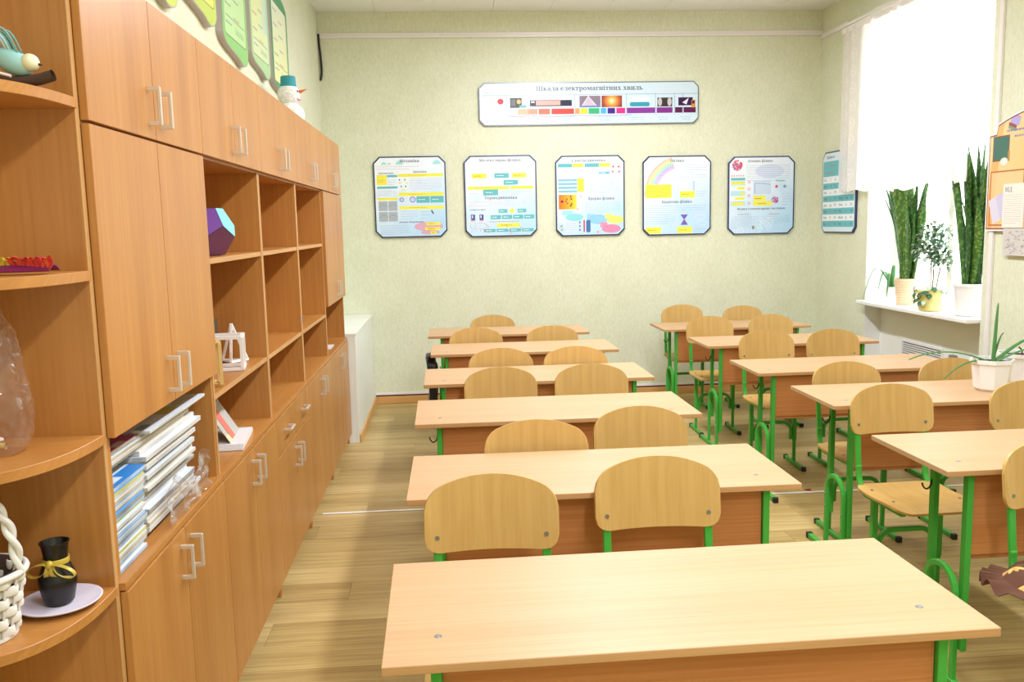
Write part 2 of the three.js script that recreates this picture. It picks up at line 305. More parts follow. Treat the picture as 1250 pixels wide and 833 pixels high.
// ---------------------------------------------------------------- desks
function makeDesk(h) {
  const t = new THREE.Group(), W = 0.6, Dz = 0.25, TH = 0.019;
  const top = put('tabletop', bx(-W, W, h - TH, h, -Dz, Dz, { r: 0.002, grain: 'x' }), M.beech, t);
  put('edge_band', bx(-W + 0.002, W - 0.002, h - TH + 0.002, h - 0.002, Dz, Dz + 0.0006, { grain: 'x' }), M.beechEdge, top);
  for (const s of [-1, 1]) put('screw', new THREE.CylinderGeometry(0.007, 0.008, 0.0015, 12).translate(s * 0.495, h + 0.0007, 0.14), M.screw, top);
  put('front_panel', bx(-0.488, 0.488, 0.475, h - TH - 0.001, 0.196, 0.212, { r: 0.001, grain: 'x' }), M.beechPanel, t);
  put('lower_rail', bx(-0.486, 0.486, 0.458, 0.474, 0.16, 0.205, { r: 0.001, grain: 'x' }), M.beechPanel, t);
  for (const s of [-1, 1]) {
    const x = s * 0.5;
    put('leg', bx(x - 0.0105, x + 0.0105, 0.135, h - TH - 0.0005, 0.194, 0.224, { r: 0.003 }), M.green, t);
    put('leg', bx(x - 0.0105, x + 0.0105, 0.20, h - TH - 0.0005, 0.0, 0.03, { r: 0.003 }), M.green, t);
    put('rail', bx(x - 0.0095, x + 0.0095, h - TH - 0.026, h - TH - 0.001, -0.21, -0.001, { r: 0.003 }), M.green, t);
    const xa = x + s * 0.021, m = (a, b) => [xa, b, a];
    const pts = [[xa, 0.024, 0.199], [xa, 0.32, 0.199], ...arc(0.112, 0.32, 0.087, 0, 180, 12, m).slice(1), [xa, 0.024, 0.025]];
    const arch = put('arch', sweep(pts, [1, 0, 0], 0.0095, 0.0105), M.green, t);
    for (const [y, z] of [[0.18, 0.199], [0.25, 0.199], [0.24, 0.025], [0.30, 0.025]]) put('bolt', new THREE.CylinderGeometry(0.005, 0.005, 0.004, 8).rotateZ(Math.PI / 2).translate(xa + s * 0.011, y, z), M.steel, arch);
    const foot = put('foot', bx(xa - 0.0125, xa + 0.0125, 0.003, 0.028, -0.155, 0.32, { r: 0.003 }), M.green, t);
    put('cap', bx(xa - 0.0145, xa + 0.0145, 0.0, 0.031, -0.175, -0.15, { r: 0.003 }), M.black, foot); put('cap', bx(xa - 0.0145, xa + 0.0145, 0.0, 0.031, 0.315, 0.34, { r: 0.003 }), M.black, foot);
    put('hook', tube([[x + s * 0.011, h - 0.1, 0.015], [x + s * 0.016, h - 0.125, 0.015], [x + s * 0.03, h - 0.135, 0.015], [x + s * 0.042, h - 0.125, 0.015], [x + s * 0.046, h - 0.112, 0.015]], 0.003, 14, 6), M.black, t);
  }
  return t;
}
const deskA = makeDesk(0.781), deskB = makeDesk(0.738);
// [corner x (cabinet side), front z, turn, height]
const rowA = [[-0.1447, -1.5214, -0.0145], [-0.1442, -2.5114, 0.0063], [-0.155, -3.5071, -0.0048], [-0.1411, -4.4097, -0.0052], [-0.1249, -5.4596, 0.0036], [-0.1597, -6.4035, 0.0066]];
const rowB = [[1.5802, -2.6111, -0.0103, 0.765], [1.679, -3.6594, 0.004, 0.759], [1.7177, -4.7021, -0.0054, 0.728], [1.744, -5.7408, -0.0015, 0.738], [1.7049, -6.77, -0.0109, 0.730]];
function placeDesk([x, z, r, h], row, i) {
  const proto = h && h < 0.75 ? deskB : deskA, d = proto.clone(); d.name = numbered('school_desk'); scene.add(d);
  const c = Math.cos(r), s = Math.sin(r), lx = 0.6, lz = -0.25;
  d.position.set(x + c * lx - s * lz, 0, z + s * lx + c * lz); d.rotation.y = -r;
  if (h) { const k = h / (proto === deskB ? 0.738 : 0.781); d.scale.y = k; }
  const last = row === 'A' ? 5 : 4, side = row === 'A' ? 'cabinet-side row' : 'window-side row';
  const where = i === 0 ? (row === 'A' ? 'frontmost in the cabinet-side row, bare top filling the foreground' : 'frontmost in the window-side row, cut by the photo edge') : i === last ? `last in the ${side}, by the back wall` : `${ordinal[i]} from the front in the ${side}`;
  tag(d, `green-framed school desk with beech top, ${where}`, 'desk', 'school desks');
}
rowA.forEach((d, i) => placeDesk(d, 'A', i)); rowB.forEach((d, i) => placeDesk(d, 'B', i));

// ---------------------------------------------------------------- chairs (face the camera, back against the far side)
function makeChair() {
  const t = new THREE.Group(), hw = 0.185, tilt = 0.13;
  const U = (u) => { const s = Math.sin((u - 0.5) * Math.PI); return 0.35 * (2 * u - 1) + 0.65 * s; };   // denser near the ends
  const corner = (d, r) => (d >= r ? 0 : r - Math.sqrt(Math.max(0, r * r - (r - d) * (r - d))));
  const back = (u, v) => {
    const x = U(u) * hw, d = hw - Math.abs(x), y0 = 0.66 + 0.004 * (1 - (x / hw) ** 2) + corner(d, 0.045) * 0.95, y1 = 0.87 - 0.052 * Math.pow(Math.abs(x) / hw, 2.2) - corner(d, 0.042) * 0.95;
    const y = y0 + (y1 - y0) * v; return [x, y, -0.2 - 0.022 * (1 - (x / hw) ** 2) - (y - 0.66) * tilt];
  };
  const b = put('backrest', plate(26, 10, back, 0.010, (u, v, p) => [p.x + 0.7, p.y]), M.ply, t);
  for (const s of [-1, 1]) put('screw', new THREE.CylinderGeometry(0.0065, 0.0065, 0.003, 12).rotateX(Math.PI / 2).translate(s * 0.15, 0.705, -0.2075), M.screw, b);
  const seat = (u, v) => {
    const x = U(u) * 0.182, d = 0.182 - Math.abs(x), z0 = -0.178 + corner(d, 0.05), z1 = 0.2 - corner(d, 0.06), z = z0 + (z1 - z0) * v;
    return [x, 0.452 - 0.010 * Math.exp(-(((z + 0.05) / 0.12) ** 2)) - 0.05 * Math.max(0, (z - 0.13) / 0.1) ** 2 * 0.5, z];
  };
  const st = put('seat', plate(24, 14, (u, v) => seat(1 - u, v), 0.010, (u, v, p) => [p.x + 1.3, p.z]), M.ply, t);
  for (const s of [-1, 1]) for (const z of [-0.1, 0.07]) put('screw', new THREE.CylinderGeometry(0.006, 0.006, 0.003, 10).translate(s * 0.14, z < 0 ? 0.4505 : 0.4545, z), M.screw, st);
  for (const s of [-1, 1]) {
    const x = s * 0.15, m = (a, c) => [x, c, a];
    const pts = [[x, 0.80, -0.232], [x, 0.66, -0.2145], [x, 0.53, -0.200], ...arc(-0.105, 0.512, 0.092, 172, 262, 9, m), [x, 0.426, 0.0], [x, 0.430, 0.16]];
    put('back_tube', sweep(pts, [1, 0, 0], 0.0115, 0.0075), M.green, t);
    const xp = s * 0.143, zp = -0.07;
    put('post', bx(xp - 0.012, xp + 0.012, 0.16, 0.418, zp - 0.013, zp + 0.013, { r: 0.003 }), M.green, t);
    put('lower_post', bx(xp - 0.009, xp + 0.009, 0.024, 0.16, zp - 0.010, zp + 0.010, { r: 0.002 }), M.green, t);
    const f = put('foot', bx(xp - 0.0115, xp + 0.0115, 0.003, 0.025, zp - 0.14, zp + 0.17, { r: 0.003 }), M.green, t);
    put('cap', bx(xp - 0.0135, xp + 0.0135, 0, 0.028, zp - 0.155, zp - 0.132, { r: 0.003 }), M.black, f); put('cap', bx(xp - 0.0135, xp + 0.0135, 0, 0.028, zp + 0.162, zp + 0.185, { r: 0.003 }), M.black, f);
  }
  const r = 0.06, zp = -0.07, xa = 0.12, mm = (a, c) => [a, c, zp];
  put('crossbar', sweep([[-xa, 0.17, zp], ...arc(-xa + r, 0.225, r, 180, 90, 8, mm), ...arc(xa - r, 0.225, r, 90, 0, 8, mm), [xa, 0.17, zp]], [0, 0, 1], 0.010, 0.010), M.green, t);
  return t;
}
const chair0 = makeChair();
const cabSide = 'cabinet-side row', winSide = 'window-side row';
const chairs = [
  [0.098, -2.355, 1.02, 0, 'A'], [0.599, -2.471, 1.02, 0, 'B'], [0.292, -3.04, 1.015, 1, 'A'], [0.727, -3.268, 1.0, 1, 'B'], [0.248, -4.324, 1.0, 2, 'A'], [0.7, -4.285, 1.01, 2, 'B'],
  [0.29, -4.952, 1.01, 3, 'A'], [0.718, -4.93, 1.01, 3, 'B'], [0.187, -6.009, 1.01, 4, 'A'], [0.722, -6.076, 1.0, 4, 'B'], [0.351, -7.026, 0.99, 5, 'A'],
  [1.881, -3.531, 1.0, 0, 'C'], [2.475, -3.5, 1.0, 0, 'D'], [2.022, -4.269, 0.975, 1, 'C'], [2.585, -4.27, 0.975, 1, 'D'], [2.06, -5.519, 0.99, 2, 'C'], [2.531, -5.546, 0.98, 2, 'D'],
  [1.981, -6.504, 0.985, 3, 'C'], [2.527, -6.664, 0.965, 3, 'D'], [2.02, -7.43, 0.99, 4, 'C'], [2.56, -7.42, 0.965, 4, 'D'],
];
for (const [x, z, s, i, k] of chairs) {
  const c = chair0.clone(); c.name = numbered('school_chair'); scene.add(c);
  c.scale.setScalar(s); c.position.set(x, 0, z + 0.215 * s); c.rotation.y = rr(-0.03, 0.03);
  const row = k < 'C' ? cabSide : winSide, seatSide = k === 'A' ? 'seat nearer the cabinets' : k === 'B' ? 'aisle seat' : k === 'C' ? 'aisle seat' : 'seat nearer the window';
  tag(c, `plywood chair behind the ${i === (k < 'C' ? 5 : 4) ? 'last' : i ? ordinal[i] : 'frontmost'} desk of the ${row}, ${seatSide}`, 'chair', 'plywood school chairs');
}
{
  const c = chair0.clone(); c.name = numbered('school_chair'); scene.add(c); c.position.set(1.915, 0, -2.33); c.rotation.y = 0.1;
  tag(c, 'plywood chair carrying the brown ruffled cushion at the photo edge', 'chair', 'plywood school chairs');
}

// ---------------------------------------------------------------- posters on the walls
const octagon = (w, h, c) => { const s = new THREE.Shape(); s.moveTo(-w / 2 + c, -h / 2); s.lineTo(w / 2 - c, -h / 2); s.lineTo(w / 2, -h / 2 + c); s.lineTo(w / 2, h / 2 - c); s.lineTo(w / 2 - c, h / 2); s.lineTo(-w / 2 + c, h / 2); s.lineTo(-w / 2, h / 2 - c); s.lineTo(-w / 2, -h / 2 + c); s.closePath(); return s; };
const uvFit = (g, w, h, ox = 0, oy = 0) => { const p = g.attributes.position, uv = new Float32Array(p.count * 2); for (let i = 0; i < p.count; i++) { uv[2 * i] = (p.getX(i) - ox) / w + 0.5; uv[2 * i + 1] = (p.getY(i) - oy) / h + 0.5; } g.setAttribute('uv', new THREE.BufferAttribute(uv, 2)); return g; };
const M_frame = mat({ color: 0x3d4a72, roughness: 0.25, metalness: 0.5 });
function poster(name, label, w, h, cut, pos, turn, draw, rw, rh, edge = M_frame, border = 0.011) {
  const t = thing(name, label, 'poster', pos, turn);
  put('board', new THREE.ExtrudeGeometry(octagon(w, h, cut), { depth: 0.018, bevelEnabled: false }), edge, t);
  const m = phys({ map: canvasTex(rw, rh, draw), roughness: 0.22, specularIntensity: 0.5 });
  const pr = put('print', uvFit(new THREE.ShapeGeometry(octagon(w - 2 * border, h - 2 * border, cut - border * 0.4)).translate(0, 0, 0.0192), w - 2 * border, h - 2 * border), m, t);
  return t;
}
function sheet(c, w, h, a = '#eaf3ff', b = '#bfe0fa') { const g = c.createLinearGradient(0, 0, w * 0.6, h); g.addColorStop(0, '#f6faff'); g.addColorStop(0.45, a); g.addColorStop(1, b); c.fillStyle = g; c.fillRect(0, 0, w, h); for (let i = 0; i < 26; i++) { c.fillStyle = `rgba(${140 + rnd() * 60},${200 + rnd() * 30},${235},0.10)`; c.beginPath(); c.arc(rnd() * w, h * (0.3 + 0.7 * rnd()), 10 + rnd() * 50, 0, 7); c.fill(); } }
function title(c, txt, x, y, size, col = '#62666f') { c.fillStyle = col; c.font = `bold ${size}px serif`; c.textAlign = 'center'; c.fillText(txt, x, y); }
function scrawl(c, x, y, w, n, step, col = 'rgba(110,130,160,0.55)', th = 2) { c.strokeStyle = col; c.lineWidth = th; for (let i = 0; i < n; i++) { let q = x; const end = x + w * (i === n - 1 ? 0.7 : 0.96 + 0.04 * rnd()); while (q < end) { const l = 4 + rnd() * 12; c.beginPath(); c.moveTo(q, y + i * step); c.lineTo(Math.min(q + l, end), y + i * step); c.stroke(); q += l + 3; } } }
const rect = (c, x, y, w, h, col) => { c.fillStyle = col; c.fillRect(x, y, w, h); };
const blob = (c, x, y, rx, ry, col) => { c.fillStyle = col; c.beginPath(); c.ellipse(x, y, rx, ry, 0, 0, 7); c.fill(); };
const TEAL = '#6dbcc2', YEL = '#f6ec58';
const formula = (c, x, y, w, h, bg, fg = '#ffffff') => { rect(c, x, y, w, h, bg); scrawl(c, x + w * 0.15, y + h / 2, w * 0.7, 1, 1, fg, 4); };
const PW = 448, PH = 500;
const drawMechanics = (c, w, h) => {
  sheet(c, w, h); for (const [x, r] of [[60, 18], [95, 12], [160, 24], [400, 26]]) { c.fillStyle = 'rgba(120,215,205,0.6)'; c.beginPath(); c.arc(x, 44, r, Math.PI, 0); c.fill(); }
  title(c, 'Механіка', 225, 30, 25); scrawl(c, 14, 56, 390, 1, 9, 'rgba(225,110,110,0.7)'); scrawl(c, 14, 71, 300, 1, 9, 'rgba(225,110,110,0.7)');
  title(c, 'Кінематика', 74, 102, 15); title(c, 'Динаміка', 290, 96, 17);
  rect(c, 12, 108, 64, 64, YEL); rect(c, 78, 108, 66, 14, TEAL); rect(c, 12, 180, 132, 14, TEAL); scrawl(c, 18, 140, 52, 2, 12, '#b59a30'); scrawl(c, 84, 140, 54, 3, 14); scrawl(c, 18, 210, 120, 3, 12);
  for (const [y, hh] of [[102, 20], [222, 22], [308, 20]]) { rect(c, 150, y, 290, hh, YEL); scrawl(c, 215, y + hh / 2, 160, 1, 9, '#b09a3a'); }
  for (const [x, y] of [[158, 140], [192, 140], [168, 182], [196, 182]]) blob(c, x, y, 4, 5, '#43506a'); for (const [x, y] of [[160, 160], [202, 160], [184, 203]]) blob(c, x, y, 11, 4, YEL);
  scrawl(c, 222, 134, 212, 7, 11); c.strokeStyle = '#8f98d6'; c.lineWidth = 6; for (const [x, r] of [[168, 12], [238, 17]]) { c.fillStyle = '#cdd6f7'; c.beginPath(); c.arc(x, 266, r, 0, 7); c.fill(); c.stroke(); }
  for (let i = 0; i < 2; i++) formula(c, 262 + i * 90, 246, 86, 42, TEAL); scrawl(c, 160, 340, 110, 4, 16); scrawl(c, 290, 345, 60, 3, 20); c.strokeStyle = '#273449'; c.lineWidth = 7; c.beginPath(); c.moveTo(356, 336); c.lineTo(370, 360); c.stroke();
  rect(c, 12, 252, 130, 16, YEL); for (const [x, y] of [[18, 274], [80, 274], [18, 342], [80, 342]]) { rect(c, x, y, 58, 62, '#b9c0c8'); c.strokeStyle = '#8a929c'; c.lineWidth = 1; for (let k = 1; k < 5; k++) { c.beginPath(); c.moveTo(x, y + k * 12); c.lineTo(x + 58, y + k * 12); c.moveTo(x + k * 12, y); c.lineTo(x + k * 12, y + 62); c.stroke(); } c.lineWidth = 2; c.beginPath(); c.moveTo(x, y + 40); c.quadraticCurveTo(x + 30, y + 6, x + 58, y + 34); c.stroke(); }
  title(c, 'Закони збереження', 225, 414, 15); scrawl(c, 24, 430, 190, 6, 11);
  for (const [x, y, rx, ry] of [[335, 440, 92, 30], [345, 478, 60, 14]]) blob(c, x, y, rx, ry, 'rgba(240,130,150,0.55)'); for (const [x, y, ww] of [[320, 414, 92], [312, 446, 100], [346, 472, 40]]) formula(c, x, y, ww, 18, YEL, '#b09a3a');
};
const drawMolecular = (c, w, h) => {
  sheet(c, w, h); title(c, 'Молекулярна фізика', 224, 30, 24); scrawl(c, 14, 52, 420, 4, 11, 'rgba(225,130,130,0.6)');
  formula(c, 42, 104, 92, 32, YEL, '#8d7d20'); formula(c, 186, 104, 92, 30, TEAL); formula(c, 298, 104, 92, 30, YEL, '#8d7d20'); formula(c, 244, 148, 92, 30, TEAL); scrawl(c, 24, 150, 120, 1, 9);
  rect(c, 14, 186, 264, 20, YEL); rect(c, 288, 186, 146, 20, YEL); scrawl(c, 60, 196, 170, 1, 1, '#b09a3a'); formula(c, 112, 206, 96, 38, TEAL); scrawl(c, 22, 230, 80, 1, 1); scrawl(c, 220, 226, 50, 2, 10); scrawl(c, 300, 222, 120, 2, 12);
  title(c, 'Термодинаміка', 224, 268, 25); scrawl(c, 14, 284, 420, 3, 12, 'rgba(225,130,130,0.6)'); scrawl(c, 24, 334, 140, 1, 1, 'rgba(100,110,150,0.9)', 5);
  for (const x of [30, 84]) { rect(c, x, 364, 26, 34, '#4c5b9a'); rect(c, x + 5, 369, 9, 18, '#cdd8f2'); blob(c, x + 13, 402, 16, 4, '#ef8a92'); }
  formula(c, 208, 332, 56, 24, TEAL); blob(c, 294, 344, 15, 15, YEL); formula(c, 330, 332, 56, 24, TEAL); for (let i = 0; i < 4; i++) formula(c, 156 + i * 72, 370, 66, 26, TEAL);
  scrawl(c, 150, 412, 270, 1, 1, 'rgba(200,110,150,0.8)', 4); formula(c, 196, 422, 150, 26, YEL, '#8d7d20'); for (let i = 0; i < 4; i++) formula(c, 110 + i * 82, 458, 76, 20, TEAL);
  c.strokeStyle = 'rgba(235,110,120,0.6)'; c.lineWidth = 3; for (let i = 0; i < 9; i++) { const x = 40 + rnd() * 390, y = 400 + rnd() * 80; c.beginPath(); c.moveTo(x, y); c.lineTo(x + 14, y + 14); c.lineTo(x + 6, y + 26); c.stroke(); }
  for (let i = 0; i < 40; i++) blob(c, 20 + rnd() * 110, 415 + rnd() * 65, 2, 2, rnd() < 0.5 ? '#e88' : '#8ac');
};
const drawElectro = (c, w, h) => {
  sheet(c, w, h); title(c, 'Електродинаміка', 214, 32, 24);
  rect(c, 10, 42, 94, 24, TEAL); rect(c, 106, 42, 72, 24, YEL); rect(c, 188, 42, 96, 24, TEAL); rect(c, 286, 42, 72, 24, YEL); scrawl(c, 12, 82, 165, 5, 11); scrawl(c, 190, 82, 90, 5, 11); formula(c, 284, 96, 70, 16, '#7fb8d4');
  for (const [x, y, k] of [[380, 66, 0], [416, 66, 0], [376, 98, 1], [420, 98, 1]]) { blob(c, x, y, 12, 12, 'rgba(240,190,200,0.6)'); blob(c, x, y, 5, 5, k ? '#8a7a8e' : '#d8323f'); }
  for (let i = 0; i < 4; i++) rect(c, 10, 140 + i * 24, 126, 15, '#8cc3d6'); rect(c, 138, 136, 44, 88, YEL); scrawl(c, 190, 136, 240, 9, 12);
  const g = c.createLinearGradient(12, 0, 132, 0); g.addColorStop(0, '#ee7a2c'); g.addColorStop(0.5, '#f9b23a'); g.addColorStop(1, '#fbe04c'); c.fillStyle = g; c.fillRect(12, 240, 120, 94); for (const [x, y, r] of [[34, 284, 9], [66, 268, 5], [70, 296, 5], [92, 252, 6], [96, 268, 6], [92, 312, 6], [98, 300, 6], [60, 282, 5]]) blob(c, x, y, r, r, '#8c2a5a');
  blob(c, 160, 252, 5, 5, '#f4a0b0'); blob(c, 138, 334, 6, 6, '#f4a0b0'); title(c, 'Ядерна фізика', 298, 276, 23); scrawl(c, 190, 292, 240, 7, 11);
  blob(c, 116, 386, 60, 24, 'rgba(130,215,220,0.8)'); rect(c, 34, 342, 70, 30, 'rgba(150,220,225,0.8)'); blob(c, 276, 402, 62, 32, 'rgba(140,200,235,0.8)'); rect(c, 200, 366, 54, 46, 'rgba(150,205,240,0.8)'); blob(c, 392, 406, 58, 26, 'rgba(238,240,110,0.9)'); rect(c, 322, 366, 52, 34, 'rgba(232,240,130,0.9)'); blob(c, 364, 464, 64, 28, 'rgba(245,130,165,0.85)'); rect(c, 290, 422, 48, 34, 'rgba(245,140,175,0.85)');
  for (let i = 0; i < 30; i++) blob(c, 14 + rnd() * 26, 420 + rnd() * 60, 2.5, 2.5, ['#7bc', '#8b7', '#c88'][i % 3]); scrawl(c, 52, 424, 80, 5, 14, 'rgba(220,130,150,0.7)'); for (let i = 0; i < 3; i++) blob(c, 152, 420 + i * 24, 6, 8, '#7f86b4'); rect(c, 176, 404, 10, 78, '#d2485e'); c.fillStyle = '#4b79ae'; c.beginPath(); c.roundRect(194, 404, 30, 82, 14); c.fill(); blob(c, 274, 484, 9, 9, '#f4a0b0');
};
const drawOptics = (c, w, h) => {
  sheet(c, w, h); ['#f9c7c2', '#fde3ae', '#f6f3b0', '#c9e9c4', '#bfdcf3', '#cfc6f3', '#e8c4ee'].forEach((k, i) => { c.strokeStyle = k; c.lineWidth = 12; c.beginPath(); c.arc(250, 240, 240 - i * 11, Math.PI * 0.98, Math.PI * 1.42); c.stroke(); });
  title(c, 'Оптика', 224, 32, 24); scrawl(c, 130, 54, 300, 4, 16); scrawl(c, 100, 118, 330, 3, 14); rect(c, 12, 176, 176, 88, YEL); scrawl(c, 20, 190, 160, 6, 14, 'rgba(150,140,60,0.6)'); scrawl(c, 196, 186, 46, 5, 16); formula(c, 244, 222, 102, 42, YEL, '#b0a040'); rect(c, 336, 158, 6, 60, '#b9b2e4'); scrawl(c, 360, 226, 70, 3, 14);
  title(c, 'Квантова фізика', 224, 298, 23); scrawl(c, 14, 316, 420, 4, 14); scrawl(c, 14, 374, 210, 5, 14); c.fillStyle = '#7d63b8'; c.beginPath(); c.moveTo(248, 374); c.lineTo(300, 374); c.lineTo(276, 406); c.lineTo(300, 442); c.lineTo(250, 442); c.lineTo(272, 406); c.closePath(); c.fill(); c.strokeStyle = '#e6ecf8'; c.lineWidth = 3; for (const [x, y] of [[384, 392], [396, 432]]) { c.beginPath(); c.ellipse(x, y, 34, 14, 0, 0, 7); c.stroke(); }
  formula(c, 12, 454, 104, 42, YEL, '#b0a040'); formula(c, 226, 454, 102, 42, YEL, '#b0a040'); scrawl(c, 340, 470, 90, 2, 14);
};
const drawAtomic = (c, w, h) => {
  sheet(c, w, h); for (let i = 0; i < 120; i++) { const a = rnd() * 7, r = 33 * Math.sqrt(rnd()); blob(c, 54 + r * Math.cos(a), 50 + r * Math.sin(a), 5, 5, ['#e05a72', '#ef8a96', '#8a86c8', '#d94a60'][i % 4]); }
  title(c, 'Атомна фізика', 214, 30, 22); blob(c, 280, 90, 100, 46, 'rgba(170,180,230,0.3)'); scrawl(c, 118, 52, 310, 8, 14);
  for (let i = 0; i < 6; i++) blob(c, 18 + i * 16, 118, 4, 6, '#e48a90'); rect(c, 10, 132, 100, 16, TEAL); for (let i = 0; i < 5; i++) { rect(c, 10, 150 + i * 34, 100, 32, i % 2 ? '#e8f4f8' : '#bfe3ea'); rect(c, [14, 56, 78, 40, 18][i], 158 + i * 34, [92, 50, 28, 66, 84][i], 18, YEL); }
  for (const y of [160, 206, 250, 300]) blob(c, 138, y, 11, 11, 'rgba(240,140,150,0.45)'); rect(c, 168, 150, 122, 92, '#cddff2'); c.strokeStyle = '#7d90bd'; c.lineWidth = 3; c.beginPath(); c.moveTo(178, 236); c.lineTo(178, 170); c.quadraticCurveTo(240, 168, 286, 180); c.stroke(); rect(c, 168, 252, 86, 34, YEL); rect(c, 168, 288, 132, 30, YEL); scrawl(c, 180, 270, 60, 1, 1, '#8d7d20', 4); scrawl(c, 200, 304, 80, 1, 1, '#8d7d20', 4);
  title(c, 'Нейтрино', 356, 158, 13); blob(c, 330, 192, 10, 10, '#d24a58'); blob(c, 388, 192, 10, 10, '#7d98a4'); for (let i = 0; i < 60; i++) { const a = rnd() * 7, r = 22 * Math.sqrt(rnd()); blob(c, 322 + r * Math.cos(a), 282 + r * Math.sin(a), 4, 4, ['#c0507a', '#8a60a8', '#e08aa0'][i % 3]); } scrawl(c, 370, 240, 60, 5, 18);
  title(c, 'Фізика елементарних частинок', 224, 344, 20); scrawl(c, 60, 374, 110, 1, 1, 'rgba(200,120,130,0.9)', 4); scrawl(c, 280, 374, 110, 1, 1, 'rgba(200,120,130,0.9)', 4); scrawl(c, 14, 390, 200, 7, 12); scrawl(c, 232, 390, 200, 5, 12); for (let i = 0; i < 16; i++) { c.strokeStyle = 'rgba(255,255,255,0.7)'; c.lineWidth = 2; c.beginPath(); c.arc(60 + rnd() * 380, 400 + rnd() * 90, 8 + rnd() * 24, 0, 7); c.stroke(); } blob(c, 170, 462, 10, 12, '#8a8f86');
};
const drawSpectrum = (c, w, h) => {
  sheet(c, w, h, '#e4f0f9', '#d6e9f4'); title(c, 'Шкала електромагнітних хвиль', w * 0.50, 34, 29, '#5a5f68'); scrawl(c, 20, 28, 66, 1, 1); scrawl(c, 20, 42, 54, 1, 1);
  const X = (v) => (v - 60) / 1110 * w; c.strokeStyle = '#8fa7b8'; c.lineWidth = 2; c.beginPath(); c.moveTo(X(72), 54); c.lineTo(X(1168), 54); for (const x of [196, 300, 540, 803, 952, 1050, 1093]) { c.moveTo(X(x), 50); c.lineTo(X(x), 150); } c.stroke();
  for (const [a, b, k] of [[84, 190, '#fdf3ee'], [203, 250, '#fbe3d6'], [250, 300, '#f4b794'], [302, 350, '#f1a184'], [355, 412, '#ea7a5e'], [421, 535, '#e2544a'], [540, 564, '#f0a266'], [568, 603, '#f5ec3e'], [609, 664, '#45b37a'], [671, 699, '#58b1e8'], [706, 744, '#4a2f8e'], [751, 796, '#dc3a86'], [805, 950, '#8e3f9e'], [958, 1040, '#86358e'], [1053, 1091, '#5e2150'], [1097, 1160, '#5e2150']]) rect(c, X(a), 118, X(b) - X(a), 26, k);
  rect(c, X(104), 66, 30, 34, '#e7e5ea'); blob(c, X(118), 82, 12, 24, '#e9e2e2'); rect(c, X(128), 74, 26, 18, '#f2f0f0'); blob(c, X(164), 82, 14, 13, '#d83a48');
  rect(c, X(212), 66, 54, 46, '#3a3838'); rect(c, X(216), 72, 22, 32, '#6d6a66'); blob(c, X(256), 84, 10, 11, '#e2bb5e'); rect(c, X(258), 100, 32, 12, '#6fb0bc');
  rect(c, X(312), 78, X(524) - X(312), 28, '#353449'); rect(c, X(342), 80, X(466) - X(342), 22, '#f1b2a4'); rect(c, X(318), 82, 16, 8, '#f0eef0');
  rect(c, X(563), 60, X(670) - X(563), 54, '#8d7f8e'); c.fillStyle = '#cdbccb'; c.beginPath(); c.moveTo(X(608), 62); c.lineTo(X(575), 108); c.lineTo(X(650), 108); c.closePath(); c.fill(); c.strokeStyle = '#f4eef0'; c.lineWidth = 3; c.stroke(); rect(c, X(563), 106, X(670) - X(563), 8, '#6d86c0');
  const g = c.createRadialGradient(X(728), 84, 2, X(728), 84, 56); g.addColorStop(0, '#fff6cf'); g.addColorStop(0.25, '#f8b860'); g.addColorStop(0.7, '#b8563a'); g.addColorStop(1, '#6b3a38'); c.fillStyle = g; c.fillRect(X(676), 60, X(780) - X(676), 54);
  c.fillStyle = '#d9eef2'; c.beginPath(); c.roundRect(X(830), 60, 90, 34, 12); c.fill(); c.fillStyle = '#3f9fb4'; c.beginPath(); c.roundRect(X(820), 92, 94, 20, 8); c.fill(); rect(c, X(836), 68, 74, 20, '#f2fbff');
  rect(c, X(962), 72, X(1038) - X(962), 42, '#3f3a3c'); blob(c, X(975), 92, 10, 20, '#c9c4c6'); blob(c, X(1024), 92, 10, 20, '#c9c4c6'); rect(c, X(1070), 72, X(1144) - X(1070), 38, '#3b1f4c'); c.fillStyle = '#efe6f4'; c.beginPath(); c.moveTo(X(1090), 96); c.lineTo(X(1124), 74); c.lineTo(X(1112), 106); c.closePath(); c.fill(); rect(c, X(1138), 84, 18, 36, '#e0913a'); rect(c, X(1141), 88, 12, 14, '#3a3a44');
  c.strokeStyle = '#a58bd0'; c.lineWidth = 3; for (const [a, b] of [[205, 306], [318, 565], [565, 830]]) { c.beginPath(); c.moveTo(X(a), 148); c.quadraticCurveTo(X(a) + 6, 154, X((a + b) / 2), 154); c.quadraticCurveTo(X(b) - 6, 154, X(b), 148); c.stroke(); }
  for (const [x, ww] of [[80, 110], [224, 70], [400, 90], [656, 90], [828, 100], [964, 80], [1080, 80]]) { scrawl(c, X(x), 164, ww * 0.9, 1, 1); scrawl(c, X(x) + 6, 174, ww * 0.8, 1, 1); }
};
